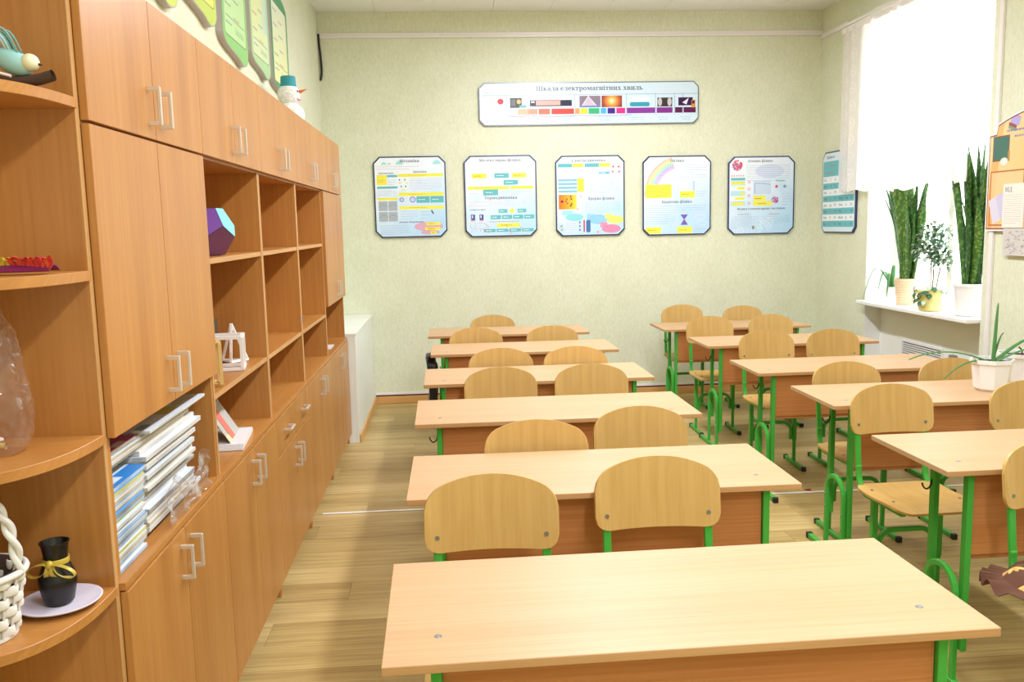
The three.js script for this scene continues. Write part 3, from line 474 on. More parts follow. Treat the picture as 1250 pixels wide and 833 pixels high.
[['physics poster with the grey motion graphs, first from the cabinets', [-0.609, 0.020, -0.638, -0.002, 2.199, 1.493], drawMechanics], ['physics poster with two small blue beakers and teal formula boxes, second from the cabinets', [0.179, 0.818, 0.159, 0.805, 2.194, 1.482], drawMolecular], ['physics poster with orange reaction picture and pastel ovals, under the spectrum banner', [0.986, 1.605, 0.975, 1.602, 2.181, 1.471], drawElectro], ['physics poster with a pale rainbow corner and purple hourglass shape', [1.768, 2.389, 1.767, 2.395, 2.166, 1.460], drawOptics], ['physics poster with a pink nucleus ball, nearest the room corner', [2.547, 3.162, 2.555, 3.169, 2.149, 1.450], drawAtomic]]
  .forEach(([label, [a, b, a2, b2, y1, y0], draw]) => { const x0 = (a + a2) / 2, x1 = (b + b2) / 2; poster('physics_poster', label, x1 - x0, y1 - y0, 0.055, [(x0 + x1) / 2, (y0 + y1) / 2, ZB + 0.001], 0, draw, PW, PH).userData.group = 'physics posters on the back wall'; });
poster('spectrum_banner', 'long electromagnetic spectrum banner high on the back wall', 1.958, 0.367, 0.045, [1.295, 2.632, ZB + 0.001], 0, drawSpectrum, 1024, 190, mat({ color: 0x7c8496, roughness: 0.3, metalness: 0.4 }), 0.009);
// table of unit prefixes beside the window
poster('prefix_chart', 'narrow table of teal and white rows partly behind the curtain', 0.655, 0.705, 0.05, [XR - 0.001, 1.806, -7.40], -Math.PI / 2, (c, w, h) => {
  rect(c, 0, 0, w, h, '#dcecf6'); title(c, 'Префікси', w * 0.24, 34, 22, '#4a4f58'); rect(c, 10, 52, 210, 96, TEAL); rect(c, 228, 52, 210, 96, TEAL); scrawl(c, 110, 80, 80, 1, 1, '#c8606a', 5); scrawl(c, 40, 126, 150, 1, 1, '#c8606a', 5);
  const rows = [['Гіга', 'Г', '10⁹', 'Деци', 'д', '10⁻¹'], ['Мега', 'М', '10⁶', 'Санти', 'с', '10⁻²'], ['Кіло', 'к', '10³', 'Мілі', 'м', '10⁻³'], ['Гекто', 'г', '10²', 'Мікро', 'мк', '10⁻⁶'], ['Дека', 'да', '10¹', 'Нано', 'н', '10⁻⁹'], ['Тера', 'Т', '10¹²', 'Піко', 'п', '10⁻¹²'], ['Пета', 'П', '10¹⁵', 'Фемто', 'ф', '10⁻¹⁵'], ['Екса', 'Е', '10¹⁸', 'Атто', 'а', '10⁻¹⁸']];
  rows.forEach((r, i) => { const y = 152 + i * 40; rect(c, 10, y, w - 20, 38, i % 2 ? TEAL : '#f2f7f8'); r.forEach((q, k) => { c.fillStyle = '#3c4a54'; c.font = '21px sans-serif'; c.textAlign = 'left'; c.fillText(q, 20 + [0, 92, 150, 216, 310, 368][k], y + 27); }); });
}, 448, 500);

// shaped boards on the wall above the cabinets
const leftBoards = [
  ['yellow-green wall chart above the tall cabinet, nearest the camera', -3.13, -3.64, 2.43, ['#eef3a0', '#dfe96a', '#cfe05a'], 0],
  ['yellow wall chart with slanted lower edge, second above the cabinets', -3.74, -4.235, 2.49, ['#f2f2b4', '#e6ea66', '#c8dc64'], 1],
  ['light green wall chart with small graphs, middle of five above the cabinets', -4.335, -4.865, 2.425, ['#d6eeb8', '#bfe8a4', '#8fd07a'], 2],
  ['yellow-blue wall chart between the light green and dark-headed charts', -4.955, -5.465, 2.455, ['#eef0a8', '#dcecc0', '#b4dca0'], 3],
  ['wall chart with dark green rounded head behind the snowman', -5.545, -6.115, 2.42, ['#e4efe6', '#eef0a6', '#3f9c6e'], 4]];
leftBoards.forEach(([label, za, zb, yb, cols, k]) => {
  const w = za - zb, yt = 3.09, h = yt - yb, t = thing('wall_chart', label, 'wall chart', [XL + 0.001, 0, (za + zb) / 2], Math.PI / 2, 'shaped charts above the cabinets');
  const make = (m) => { const s = new THREE.Shape(), a = -w / 2 + m, b = w / 2 - m; s.moveTo(a, yb + 0.09); s.bezierCurveTo(a + 0.03, yb + 0.02 + m, b - w * 0.55, yb + 0.05 + m, b - 0.14, yb + m); s.quadraticCurveTo(b - 0.03, yb - 0.01 + m, b, yb + 0.06); s.lineTo(b, yt - 0.12); s.bezierCurveTo(b, yt - m, a, yt - m, a, yt - 0.12); s.closePath(); return s; };
  put('board', new THREE.ExtrudeGeometry(make(0), { depth: 0.032, bevelEnabled: false, curveSegments: 16 }), mat({ color: 0xb9b2ae, roughness: 0.5 }), t);
  const draw = (c, W, H) => {
    const g = c.createLinearGradient(0, 0, W * 0.4, H); g.addColorStop(0, cols[0]); g.addColorStop(1, cols[1]); c.fillStyle = cols[2]; c.fillRect(0, 0, W, H); c.fillStyle = g; c.beginPath(); c.roundRect(W * 0.08, k === 4 ? H * 0.17 : H * 0.08, W * 0.84, H * (k === 4 ? 0.72 : 0.78), 14); c.fill(); c.strokeStyle = '#5d6b55'; c.lineWidth = 2; c.stroke();
    if (k === 3) { const q = c.createLinearGradient(W * 0.5, 0, W, 0); q.addColorStop(0, 'rgba(190,225,235,0)'); q.addColorStop(1, 'rgba(170,215,230,0.8)'); c.fillStyle = q; c.fillRect(W * 0.5, 0, W * 0.42, H * 0.6); }
    for (let i = 0; i < 9; i++) scrawl(c, W * (0.14 + 0.3 * (i % 2)), H * (0.24 + i * 0.066), W * 0.3, 1, 1, ['rgba(90,110,100,0.8)', 'rgba(190,90,90,0.7)', 'rgba(90,100,170,0.7)'][i % 3], 4);
    c.strokeStyle = 'rgba(80,100,90,0.8)'; c.lineWidth = 2; c.beginPath(); c.moveTo(W * 0.14, H * 0.72); c.lineTo(W * 0.86, H * 0.72); c.moveTo(W * 0.5, H * 0.76); for (let q = 0; q < 30; q++) c.lineTo(W * (0.5 + q * 0.011), H * (0.79 + 0.02 * Math.sin(q))); c.stroke();
  };
  put('print', uvFit(new THREE.ShapeGeometry(make(0.006), 16).translate(0, 0, 0.0332), w, h, 0, (yb + yt) / 2), phys({ map: canvasTex(256, 340, draw), roughness: 0.35 }), t);
});

// notice board on the pier with two paper sheets
{
  const t = thing('notice_board', 'orange shaped notice board with chalkboard picture on the pier beside the window', 'notice board', [XR - 0.019, 0, -4.78], -Math.PI / 2);
  const a = -0.51, make = (m) => { const s = new THREE.Shape(); s.moveTo(a + m, 1.48 + m); s.lineTo(-a - m, 1.48 + m); s.lineTo(-a - m, 2.07 - m); s.lineTo(-a - 0.07 - m * 0.5, 2.075 - m); s.lineTo(-a - 0.085 - m * 0.5, 2.13 - m); s.quadraticCurveTo(0, 2.27 - m, a + 0.085 + m * 0.5, 2.13 - m); s.lineTo(a + 0.07 + m * 0.5, 2.075 - m); s.lineTo(a + m, 2.07 - m); s.closePath(); return s; };
  put('board', new THREE.ExtrudeGeometry(make(0), { depth: 0.008, bevelEnabled: false, curveSegments: 12 }), M.white, t);
  put('border', new THREE.ShapeGeometry(make(0.010), 12).translate(0, 0, 0.0088), mat({ color: 0x8a4658 }), t);
  put('print', uvFit(new THREE.ShapeGeometry(make(0.018), 12).translate(0, 0, 0.0094), 1.02, 0.79, 0, 1.875), mat({ map: canvasTex(620, 480, (c, w, h) => {
    const g = c.createLinearGradient(0, 0, w, h); g.addColorStop(0, '#f7dca6'); g.addColorStop(0.5, '#f4c37c'); g.addColorStop(1, '#ec9a48'); c.fillStyle = g; c.fillRect(0, 0, w, h);
    c.fillStyle = 'rgba(238,150,70,0.5)'; c.beginPath(); c.moveTo(60, 0); c.quadraticCurveTo(20, 200, 0, 480); c.lineTo(40, 480); c.quadraticCurveTo(60, 200, 110, 0); c.fill();
    rect(c, 28, 132, 96, 92, '#7a5a44'); rect(c, 33, 137, 86, 82, '#3f6f60'); blob(c, 96, 226, 22, 14, '#ece6e0'); rect(c, 116, 190, 12, 36, '#b98a4a');
    c.save(); c.translate(150, 84); c.rotate(0.35); rect(c, -24, -20, 52, 34, '#b7a8e0'); rect(c, -30, 14, 46, 12, '#9c4c52'); rect(c, -28, 26, 46, 10, '#7ea67a'); c.restore(); scrawl(c, 104, 118, 220, 1, 1, 'rgba(110,110,190,0.8)', 7); scrawl(c, 150, 140, 170, 1, 1, 'rgba(110,110,190,0.8)', 7);
    c.strokeStyle = '#b5622c'; c.lineWidth = 5; c.strokeRect(24, 262, 190, 196); rect(c, 28, 264, 180, 150, 'rgba(245,205,150,0.7)'); c.save(); c.translate(74, 400); c.rotate(-0.35); rect(c, -44, -50, 46, 92, '#dcd6e8'); rect(c, 2, -50, 52, 92, '#cfc8e2'); c.restore();
  }), roughness: 0.4 }), t);
  const sheetPaper = (label, y0, y1, za, zb, dark, off) => { const s = thing('paper_sheet', label, 'paper', [XR - 0.0295 - off, (y0 + y1) / 2, (za + zb) / 2], -Math.PI / 2);
    put('page', bx(-(zb - za) / 2, (zb - za) / 2, -(y1 - y0) / 2, (y1 - y0) / 2, 0, 0.002), M.plastic, s);
    put('print', new THREE.PlaneGeometry(zb - za - 0.004, y1 - y0 - 0.004).translate(0, 0, 0.0026), mat({ map: canvasTex(220, 300, (c, w, h) => { rect(c, 0, 0, w, h, dark ? '#d4cfc8' : '#f2eadd'); if (dark) { for (let i = 0; i < 60; i++) rect(c, 14 + rnd() * 180, 14 + rnd() * 260, 8 + rnd() * 24, 6 + rnd() * 14, `rgba(120,120,125,${0.15 + rnd() * 0.3})`); } else { c.fillStyle = '#8a8a92'; c.font = 'bold 44px serif'; c.textAlign = 'left'; c.fillText('ВІД', 16, 52); scrawl(c, 14, 76, 190, 14, 15, 'rgba(110,110,120,0.7)', 2); } }), roughness: 0.7 }), s); };
  sheetPaper('white typed sheet pinned over the notice board', 1.50, 1.762, -5.118, -4.92, false, 0.0);
  sheetPaper('grey printed sheet pinned below the typed one', 1.335, 1.495, -5.10, -4.88, true, 0.0);
}

// ---------------------------------------------------------------- cable ducts
{
  const t = thing('cable_duct', 'white cable duct running along the back wall under the ceiling', 'cable duct');
  put('channel', bx(XL, XR, 3.2, 3.243, ZB, ZB + 0.022, { r: 0.003 }), M.plastic, t); put('groove', bx(XL, XR, 3.220, 3.222, ZB + 0.022, ZB + 0.0224), mat({ color: 0xcfcac6 }), t);
  tag(put('cable_duct', bx(XR - 0.022, XR, 3.165, 3.205, ZB + 0.024, -7.3, { r: 0.003 }), M.plastic), 'short white cable duct between room corner and curtain rail', 'cable duct');
  tag(put('cable_duct', bx(XR - 0.018, XR, 0.0, HC, -5.262, -5.225, { r: 0.003 }), M.plastic), 'upright white cable duct on the pier behind the notice board', 'cable duct');
  tag(put('black_cable', tube([[XL + 0.012, 3.235, ZB + 0.03], [XL + 0.013, 3.16, ZB + 0.02], [XL + 0.02, 3.05, ZB + 0.014], [XL + 0.024, 2.94, ZB + 0.014], [XL + 0.018, 2.88, ZB + 0.014], [XL + 0.01, 2.85, ZB + 0.014]], 0.009, 30, 8), M.black), 'black cable hanging in the corner by the duct', 'cable');
}

// ---------------------------------------------------------------- curtain and rail
{
  const t = thing('lace_curtain', 'sheer white lace curtain with scalloped hem over the window', 'curtain');
  const lace = dataTex(512, 512, (u, v) => {
    const cell = (a, n) => Math.abs(((a * n) % 1) - 0.5) * 2; let a = 0.82 + 0.08 * (cell(u, 64) > 0.6 || cell(v, 64) > 0.6 ? 1 : 0);
    const du = ((u * 4) % 1) - 0.5, dv = ((v * 4 + (Math.floor(u * 4) % 2) * 0.5) % 1) - 0.5, r = Math.hypot(du, dv), th = Math.atan2(dv, du);
    if (r < 0.2 + 0.1 * Math.cos(th * 6)) a = 0.97; if (Math.abs(r - 0.38) < 0.03) a = 0.94; const g = 255 * a; return [g, g, g];
  }, { srgb: false, rx: 3.2, ry: 2.4 });
  const fabric = phys({ color: 0xfcf7f4, roughness: 0.95, transmission: 0.42, thickness: 0, alphaMap: lace, transparent: true, ior: 1.2 });
  const za = -7.25, zb = -5.44, N = 150, g = new THREE.PlaneGeometry(1, 1, N, 24), p = g.attributes.position;
  for (let i = 0; i < p.count; i++) {
    const u = p.getX(i) + 0.5, v = p.getY(i) + 0.5, z = za + (zb - za) * u, ph = u * 2 * Math.PI;
    const hem = 1.775 + 0.022 * Math.abs(Math.sin(u * 26)) + 0.012 * Math.sin(u * 9);
    p.setXYZ(i, 3.312 + (0.010 + 0.016 * (1 - v)) * Math.sin(ph * 13 + 0.7 * Math.sin(ph * 2.3)) + 0.008 * Math.sin(ph * 5 + v * 2), hem + (3.105 - hem) * v, z);
  }
  g.computeVertexNormals(); put('lace', g, fabric, t);
  put('heading', bx(3.306, 3.318, 3.075, 3.125, za, zb, { r: 0.003 }), mat({ color: 0xf6f1ee, roughness: 0.8 }), t);
  const r = thing('curtain_rail', 'white double curtain rail above the window', 'curtain rail');
  put('rail', bx(3.296, 3.328, 3.128, 3.150, -7.29, -5.0, { r: 0.004 }), M.whiteGloss, r); put('rail', bx(3.335, 3.36, 3.130, 3.148, -7.29, -5.0, { r: 0.004 }), M.whiteGloss, r);
  for (const z of [-7.2, -6.1, -5.1]) put('bracket', bx(3.30, XR, 3.151, 3.164, z - 0.012, z + 0.012, { r: 0.002 }), M.whiteGloss, r);
}
// grille and pipe cover in the recess
{
  const t = thing('vent_grille', 'white slatted vent grille in the recess under the window', 'vent grille', [XR + 0.139, 0.545, -6.25], -Math.PI / 2);
  put('backing', bx(-0.27, 0.27, -0.07, 0.07, 0, 0.003), mat({ color: 0x3a3a38 }), t);
  put('frame', merge([bx(-0.285, 0.285, 0.07, 0.085, 0, 0.012), bx(-0.285, 0.285, -0.085, -0.07, 0, 0.012), bx(-0.285, -0.27, -0.07, 0.07, 0, 0.012), bx(0.27, 0.285, -0.07, 0.07, 0, 0.012)]), M.plastic, t);
  for (let i = 0; i < 8; i++) put('slat', bx(-0.27, 0.27, -0.064 + i * 0.0165, -0.055 + i * 0.0165, 0.003, 0.010), M.plastic, t);
  tag(put('pipe_clamp', bx(XR + 0.10, XR + 0.139, 0.52, 0.61, -5.84, -5.79, { r: 0.006 }), mat({ color: 0x8d877e, roughness: 0.6 })), 'small grey clamp on the recess wall beside the vent grille', 'clamp');
}

// ---------------------------------------------------------------- plants
const snakeTex = dataTex(64, 512, (u, v) => { const n = noise2(L1, u * 3, v * 64, 3, 64), e = Math.abs(u - 0.5) * 2; let c = mixc([74, 120, 66], [150, 178, 108], Math.max(0, Math.min(1, (n - 0.45) * 2.4))); return c; });
M.snake = [0xffffff, 0xc8d4b8, 0xe6e2b0, 0x9fb59a].map((k) => phys({ color: k, map: snakeTex, roughness: 0.4, specularIntensity: 0.5 }));
M.leafGreen = phys({ color: 0x4d8a45, roughness: 0.45, transmission: 0.15, thickness: 0 });
M.leafPale = phys({ color: 0xc9d9bd, roughness: 0.5 });
M.leafDark = phys({ color: 0x3f7048, roughness: 0.5 });
M.soil = mat({ color: 0x3b2d22, roughness: 1 });
// strap leaf: centre line c(t) -> [x, y, z], half width w(t), side direction
function strap(c, wf, side, { n = 16, th = 0.003, fold = 0.25 } = {}) {
  const pos = [], nor = [], uv = [], idx = [], K = 6, S = V3(...side).normalize();
  for (let i = 0; i <= n; i++) {
    const t = i / n, p = V3(...c(t)), q = V3(...c(Math.min(1, t + 0.02))).sub(V3(...c(Math.max(0, t - 0.02)))).normalize(), s = S.clone().addScaledVector(q, -S.dot(q)).normalize(), o = V3(0, 0, 0).crossVectors(q, s);
    const w = Math.max(0.0006, wf(t));
    for (let k = 0; k < K; k++) { const a = k / K * Math.PI * 2, cx = Math.cos(a), sy = Math.sin(a); const pt = p.clone().addScaledVector(s, w * cx).addScaledVector(o, th * sy + fold * w * cx * cx); pos.push(pt.x, pt.y, pt.z); uv.push(0.5 + 0.5 * cx, t); }
  }
  for (let i = 0; i < n; i++) for (let k = 0; k < K; k++) { const a = i * K + k, b = i * K + (k + 1) % K; idx.push(a, b, a + K, b, b + K, a + K); }
  const g = new THREE.BufferGeometry(); g.setAttribute('position', new THREE.Float32BufferAttribute(pos, 3)); g.setAttribute('uv', new THREE.Float32BufferAttribute(uv, 2)); g.setIndex(idx); g.computeVertexNormals(); return g;
}
const SILL = 0.915;
function snakePlant(label, [x, z], y0, h, count, spreadZ, spreadX, pot) {
  const t = thing('snake_plant', label, 'plant', [x, SILL, z], 0, 'snake plants on the window sill'); pot(t);
  for (let i = 0; i < count; i++) {
    const a = rr(0, 6.28), r0 = rr(0.0, 0.055), L = h * (i < 4 ? 1 : rr(0.55, 0.98)), bx0 = r0 * Math.cos(a), bz0 = r0 * Math.sin(a), dz = Math.min(0.13, (bz0 / 0.055 + rr(-0.5, 0.5)) * spreadZ), dx = Math.max(-0.07, Math.min(0.10, (bx0 / 0.055 + rr(-0.5, 0.5)) * spreadX)), wob = rr(-0.03, 0.03), tw = rr(-0.9, 0.9);
    put('leaf', strap((q) => [bx0 + dx * q * q, y0 + L * q * (1 - 0.04 * q), bz0 + dz * q * (0.5 + 0.5 * q) + wob * Math.sin(q * 4)], (q) => 0.037 * (0.55 + 0.75 * q) * Math.pow(Math.max(0, 1 - Math.pow(q, 5)), 0.8) * (q > 0.75 ? 1 - (q - 0.75) * 2.6 : 1), [Math.sin(tw) * 0.6, 0, Math.cos(tw)], { n: 18, th: 0.004, fold: 0.35 }), M.snake[i % 4], t);
  }
  return t;
}
const potCream = mat({ map: dataTex(256, 256, (u, v) => { const row = Math.floor(v * 11), q = Math.abs(((u * 26 + (row % 2) * 0.5) % 1) - 0.5), e = Math.abs(((v * 11) % 1) - 0.5); return mixc([243, 218, 184], [206, 168, 126], q > 0.42 || e > 0.42 ? 0.8 : 0.2 * noise2(L1, u * 50, v * 50, 50, 50)); }), roughness: 0.6 });
const soilDisk = (t, r, y) => put('soil', new THREE.CylinderGeometry(r, r, 0.008, 28).translate(0, y, 0), M.soil, t);
snakePlant('dense snake plant in the cream basket-pattern pot on the sill', [3.48, -6.40], 0.18, 0.92, 26, 0.26, 0.11, (t) => {
  const p = []; for (let i = 0; i <= 44; i++) { const q = i / 44; p.push([0.066 + 0.022 * q + 0.0022 * Math.abs(Math.sin(q * Math.PI * 8)), q * 0.20]); }
  put('pot', lathe([[0.001, 0], ...p, [0.080, 0.2], [0.078, 0.17], [0.001, 0.17]]), potCream, t); soilDisk(t, 0.078, 0.178);
});
snakePlant('taller snake plant in the large white pot beside the pier', [3.47, -5.56], 0.20, 0.98, 30, 0.24, 0.11, (t) => {
  put('pot', lathe([[0.001, 0], [0.088, 0], [0.092, 0.012], [0.088, 0.02], [0.104, 0.19], [0.112, 0.195], [0.113, 0.215], [0.104, 0.216], [0.100, 0.185], [0.001, 0.185]]), M.whiteGloss, t); soilDisk(t, 0.1, 0.192);
});
{ // small variegated tree with ivy
  const t = thing('small_tree_plant', 'little variegated pot tree with trailing ivy in a yellow pot on the sill', 'plant', [3.41, SILL, -5.93]);
  const pm = mat({ map: dataTex(128, 128, (u, v) => mixc([240, 214, 120], [226, 236, 178], Math.max(0, Math.min(1, noise2(L1, u * 4, v * 3, 4, 3) * 1.8 - 0.4)))), roughness: 0.35 });
  put('pot', lathe([[0.001, 0], [0.078, 0], [0.084, 0.01], [0.094, 0.145], [0.096, 0.15], [0.088, 0.15], [0.085, 0.13], [0.001, 0.13]]), pm, t); soilDisk(t, 0.086, 0.134);
  const bark = mat({ color: 0x9a8a72, roughness: 0.9 });
  for (const pts of [[[-0.01, 0.13, 0.02], [0, 0.24, 0.015], [-0.01, 0.34, 0.03], [0, 0.46, 0.02]], [[0.01, 0.13, -0.03], [0.0, 0.25, -0.02], [0.01, 0.36, -0.035], [0, 0.44, -0.05]], [[0, 0.13, 0.05], [0, 0.22, 0.07], [0, 0.31, 0.1]]]) put('stem', tube(pts, 0.006, 16, 6), bark, t);
  const leaf = () => strap((q) => [0, 0.012 * Math.sin(q * 3), 0.05 * q], (q) => 0.015 * Math.sin(Math.PI * Math.min(1, q * 0.97 + 0.03)), [1, 0, 0], { n: 5, th: 0.0008, fold: 0.2 });
  const sets = [[], []];
  for (let i = 0; i < 330; i++) {
    const c = [[0, 0.52, 0.02, 0.11], [0, 0.42, -0.075, 0.09], [0, 0.36, 0.10, 0.07], [0, 0.48, -0.03, 0.11]][i % 4], g = leaf(), a = rr(0, 6.28), b = rr(-0.9, 0.9), r = c[3] * Math.cbrt(rnd());
    g.rotateX(rr(-0.8, 0.8)); g.rotateY(a); g.translate(c[0] + r * Math.cos(b) * Math.sin(a) * 0.8, c[1] + r * Math.sin(b), c[2] + r * Math.cos(b) * Math.cos(a)); sets[i % 5 < 2 ? 0 : 1].push(g);
  }
  put('pale_foliage', merge(sets[0]), M.leafPale, t).userData.kind = 'stuff'; put('foliage', merge(sets[1]), M.leafDark, t).userData.kind = 'stuff';
  for (let i = 0; i < 22; i++) { const a = rr(-2.7, 0.9), y = 0.02 + 0.14 * rnd(), r = 0.088 + 0.008 * (y / 0.15) + 0.006; const g = strap((q) => [0, 0.008 * Math.sin(q * 3), 0.045 * q], (q) => 0.019 * Math.sin(Math.PI * Math.min(1, q * 0.95 + 0.05)), [1, 0, 0], { n: 6, th: 0.001, fold: 0.2 }); g.rotateX(rr(0.6, 1.5)); g.rotateY(a + rr(-0.5, 0.5)); g.translate(r * Math.sin(a), y + 0.03, r * Math.cos(a)); put('ivy_leaf', g, rnd() < 0.3 ? M.leafPale : M.leafDark, t); }
}
{ // drooping plant behind the cream pot
  const t = thing('drooping_plant', 'small strap-leaved plant drooping from a white pot at the sill end', 'plant', [3.52, SILL, -6.70]);
  put('pot', lathe([[0.001, 0], [0.05, 0], [0.062, 0.11], [0.064, 0.115], [0.058, 0.115], [0.056, 0.1], [0.001, 0.1]]), M.whiteGloss, t); soilDisk(t, 0.056, 0.104);
  for (const [dz, dx, up, dn] of [[-0.06, -0.21, 0.22, 0.30], [-0.10, -0.16, 0.18, 0.16], [-0.13, -0.05, 0.17, 0.2], [0.08, -0.08, 0.16, 0.2], [-0.05, 0.05, 0.2, 0.1]])
    put('leaf', strap((q) => [dx * q, 0.1 + up * Math.sin(q * 2.2) * 1.05 - dn * q * q * q, dz * q], (q) => 0.020 * Math.pow(1 - q, 0.5), [-dz, 0, dx], { n: 16, th: 0.0012 }), M.leafGreen, t);
}
{ // pots on the second window-side desk
  const octo = (r, y, k = 8) => { const o = []; for (let i = 0; i < k; i++) o.push([r * Math.cos((i + 0.5) / k * 6.2832), y, r * Math.sin((i + 0.5) / k * 6.2832)]); return o; };
  const loftPot = (rings) => { const pos = [], tri = (a, b, c) => pos.push(...a, ...b, ...c); for (let i = 0; i < rings.length - 1; i++) for (let k = 0; k < 8; k++) { const j = (k + 1) % 8; tri(rings[i][k], rings[i + 1][k], rings[i + 1][j]); tri(rings[i][k], rings[i + 1][j], rings[i][j]); } for (const [r, f] of [[rings[0], 1], [rings[rings.length - 1], 0]]) for (let k = 1; k < 7; k++) f ? tri(r[0], r[k], r[k + 1]) : tri(r[0], r[k + 1], r[k]); const g = new THREE.BufferGeometry(); g.setAttribute('position', new THREE.Float32BufferAttribute(pos, 3)); g.computeVertexNormals(); return uvMetres(g); };
  const Y = 0.7595, pot = (t, s) => { put('pot', loftPot([octo(0.066 * s, 0), octo(0.076 * s, 0.012), octo(0.078 * s, 0.03), octo(0.088 * s, 0.125), octo(0.096 * s, 0.13), octo(0.097 * s, 0.148), octo(0.089 * s, 0.148), octo(0.085 * s, 0.125)]), M.whiteGloss, t); put('soil', new THREE.CylinderGeometry(0.086 * s, 0.086 * s, 0.006, 8).translate(0, 0.13, 0), M.soil, t); };
  const a = thing('aloe_plant', 'long-leaved aloe in an eight-sided white pot on the desk', 'plant', [2.545, Y, -3.885]); pot(a, 1);
  for (const [dx, dz, up, dn, w] of [[-0.42, 0.02, 0.12, 0.09, 0.013], [-0.26, 0.05, 0.06, 0.12, 0.010], [0.03, -0.02, 0.28, 0, 0.013], [0.05, 0.0, 0.14, 0, 0.008], [0.36, -0.02, 0.2, 0.10, 0.015], [0.3, 0.08, 0.12, 0.05, 0.012]])
    put('leaf', strap((q) => [dx * q, 0.13 + up * Math.sin(q * 1.5) - dn * q * q, dz * q], (q) => w * Math.pow(1 - q, 0.6), [-dz + 0.001, 0, dx + (Math.abs(dx) < 0.1 ? 0.1 : 0)], { n: 18, th: 0.003, fold: 0.5 }), M.leafGreen, a);
  const b = thing('potted_cutting', 'white plant pot with dry twig behind the aloe pot', 'plant pot', [2.79, Y, -4.04]); pot(b, 1.12);
  put('twig', tube([[0, 0.13, 0], [0.005, 0.155, 0.005], [-0.01, 0.175, 0]], 0.004, 8, 5), mat({ color: 0x6b4a2c }), b);
}


// ---------------------------------------------------------------- floor strip and litter
tag(put('floor_strip', bx(-0.74, 3.39, 0.0003, 0.004, -4.79, -4.772, { r: 0.0015 }), M.whiteGloss), 'thin white strip crossing the floor between the desk rows', 'floor strip');
tag(put('red_scrap', plate(3, 3, (u, v) => [2.05 + 0.035 * u, 0.006 + 0.004 * Math.sin(u * 5 + v * 3), -4.80 - 0.02 * v - 0.01], 0.003), mat({ color: 0xc0343c })), 'tiny red scrap lying on the floor by the white strip', 'scrap');

// ---------------------------------------------------------------- cushion on the chair at the picture's edge
{
  const t = thing('ruffled_cushion', 'brown cushion with golden leaf print and ruffled edge', 'cushion', [1.835, 0.466, -2.245], 0.12);
  const cloth = mat({ map: canvasTex(512, 512, (c, w, h) => {
    rect(c, 0, 0, w, h, '#5c3722'); for (let i = 0; i < 900; i++) rect(c, rnd() * w, rnd() * h, 3, 1, `rgba(${90 + rnd() * 40},60,38,0.35)`);
    for (let i = 0; i < 15; i++) { c.save(); c.translate(40 + (i % 4) * 145 + (Math.floor(i / 4) % 2) * 60, 60 + Math.floor(i / 4) * 130); c.rotate(rnd() * 6.3); for (let k = 0; k < 9; k++) { c.fillStyle = k % 2 ? '#c99a4c' : '#dcb468'; c.save(); c.rotate((k - 4) * 0.42); c.beginPath(); c.ellipse(30, 0, 24, 8, 0.2, 0, 7); c.fill(); c.restore(); } c.strokeStyle = '#c99a4c'; c.lineWidth = 5; c.beginPath(); c.moveTo(-50, 10); c.quadraticCurveTo(-20, -22, 10, 0); c.stroke(); c.restore(); }
  }), roughness: 0.9 });
  const N = 48, R = 10, pos = [], uv = [], idx = [], sq = (a) => { const e = 0.42, c = Math.cos(a), s = Math.sin(a); return [Math.sign(c) * Math.pow(Math.abs(c), e), Math.sign(s) * Math.pow(Math.abs(s), e)]; };
  for (const side of [1, -1]) { const b = pos.length / 3; for (let j = 0; j <= R; j++) for (let i = 0; i < N; i++) { const r = j / R, [cx, cz] = sq(i / N * 6.28318), x = cx * 0.206 * r, z = cz * 0.206 * r; pos.push(x, 0.036 + side * (side > 0 ? 0.055 : 0.034) * Math.pow(Math.max(0, 1 - r * r), 0.5) + 0.004 * Math.sin(x * 40) * Math.cos(z * 36) * (1 - r), z); uv.push(x * 2.2 + 0.5, z * 2.2 + 0.5); }
    for (let j = 0; j < R; j++) for (let i = 0; i < N; i++) { const a = b + j * N + i, d = b + j * N + (i + 1) % N; side > 0 ? idx.push(a, d, a + N, d, d + N, a + N) : idx.push(a, a + N, d, d, a + N, d + N); } }
  const g = new THREE.BufferGeometry(); g.setAttribute('position', new THREE.Float32BufferAttribute(pos, 3)); g.setAttribute('uv', new THREE.Float32BufferAttribute(uv, 2)); g.setIndex(idx); g.computeVertexNormals(); put('pillow', g, cloth, t);
  put('ruffle', plate(180, 5, (u, v) => { const [cx, cz] = sq(u * 6.28318), wv = Math.sin(u * 6.28318 * 26 + 1.5 * Math.sin(u * 40)); const r = 0.204 + 0.05 * v; return [cx * r, 0.036 + 0.016 * wv * v - 0.012 * v, cz * r]; }, 0.002, (u, v) => [u * 5, v * 0.3]), cloth, t);
}
// black bag on the hook of the fifth desk
{
  const t = thing('black_bag', 'black bag hanging on the fifth cabinet-side desk', 'bag', [-0.112, 0, -5.69]);
  put('body', plate(10, 14, (u, v) => [0.07 * (u - 0.5) * 0 + 0.055 * Math.sin(v * Math.PI) * 0.3 - 0.02 + 0.006 * Math.sin(u * 14 + v * 5), 0.38 + 0.37 * v, (u - 0.5) * (0.26 - 0.08 * v * v) + 0.004 * Math.sin(v * 17)], 0.05), phys({ color: 0x17161a, roughness: 0.35 }), t);
  put('strap', tube([[-0.005, 0.70, -0.06], [0.018, 0.69, -0.02], [0.024, 0.659, 0.0], [0.018, 0.69, 0.03], [-0.005, 0.70, 0.06]], 0.005, 20, 6), M.black, t);
}

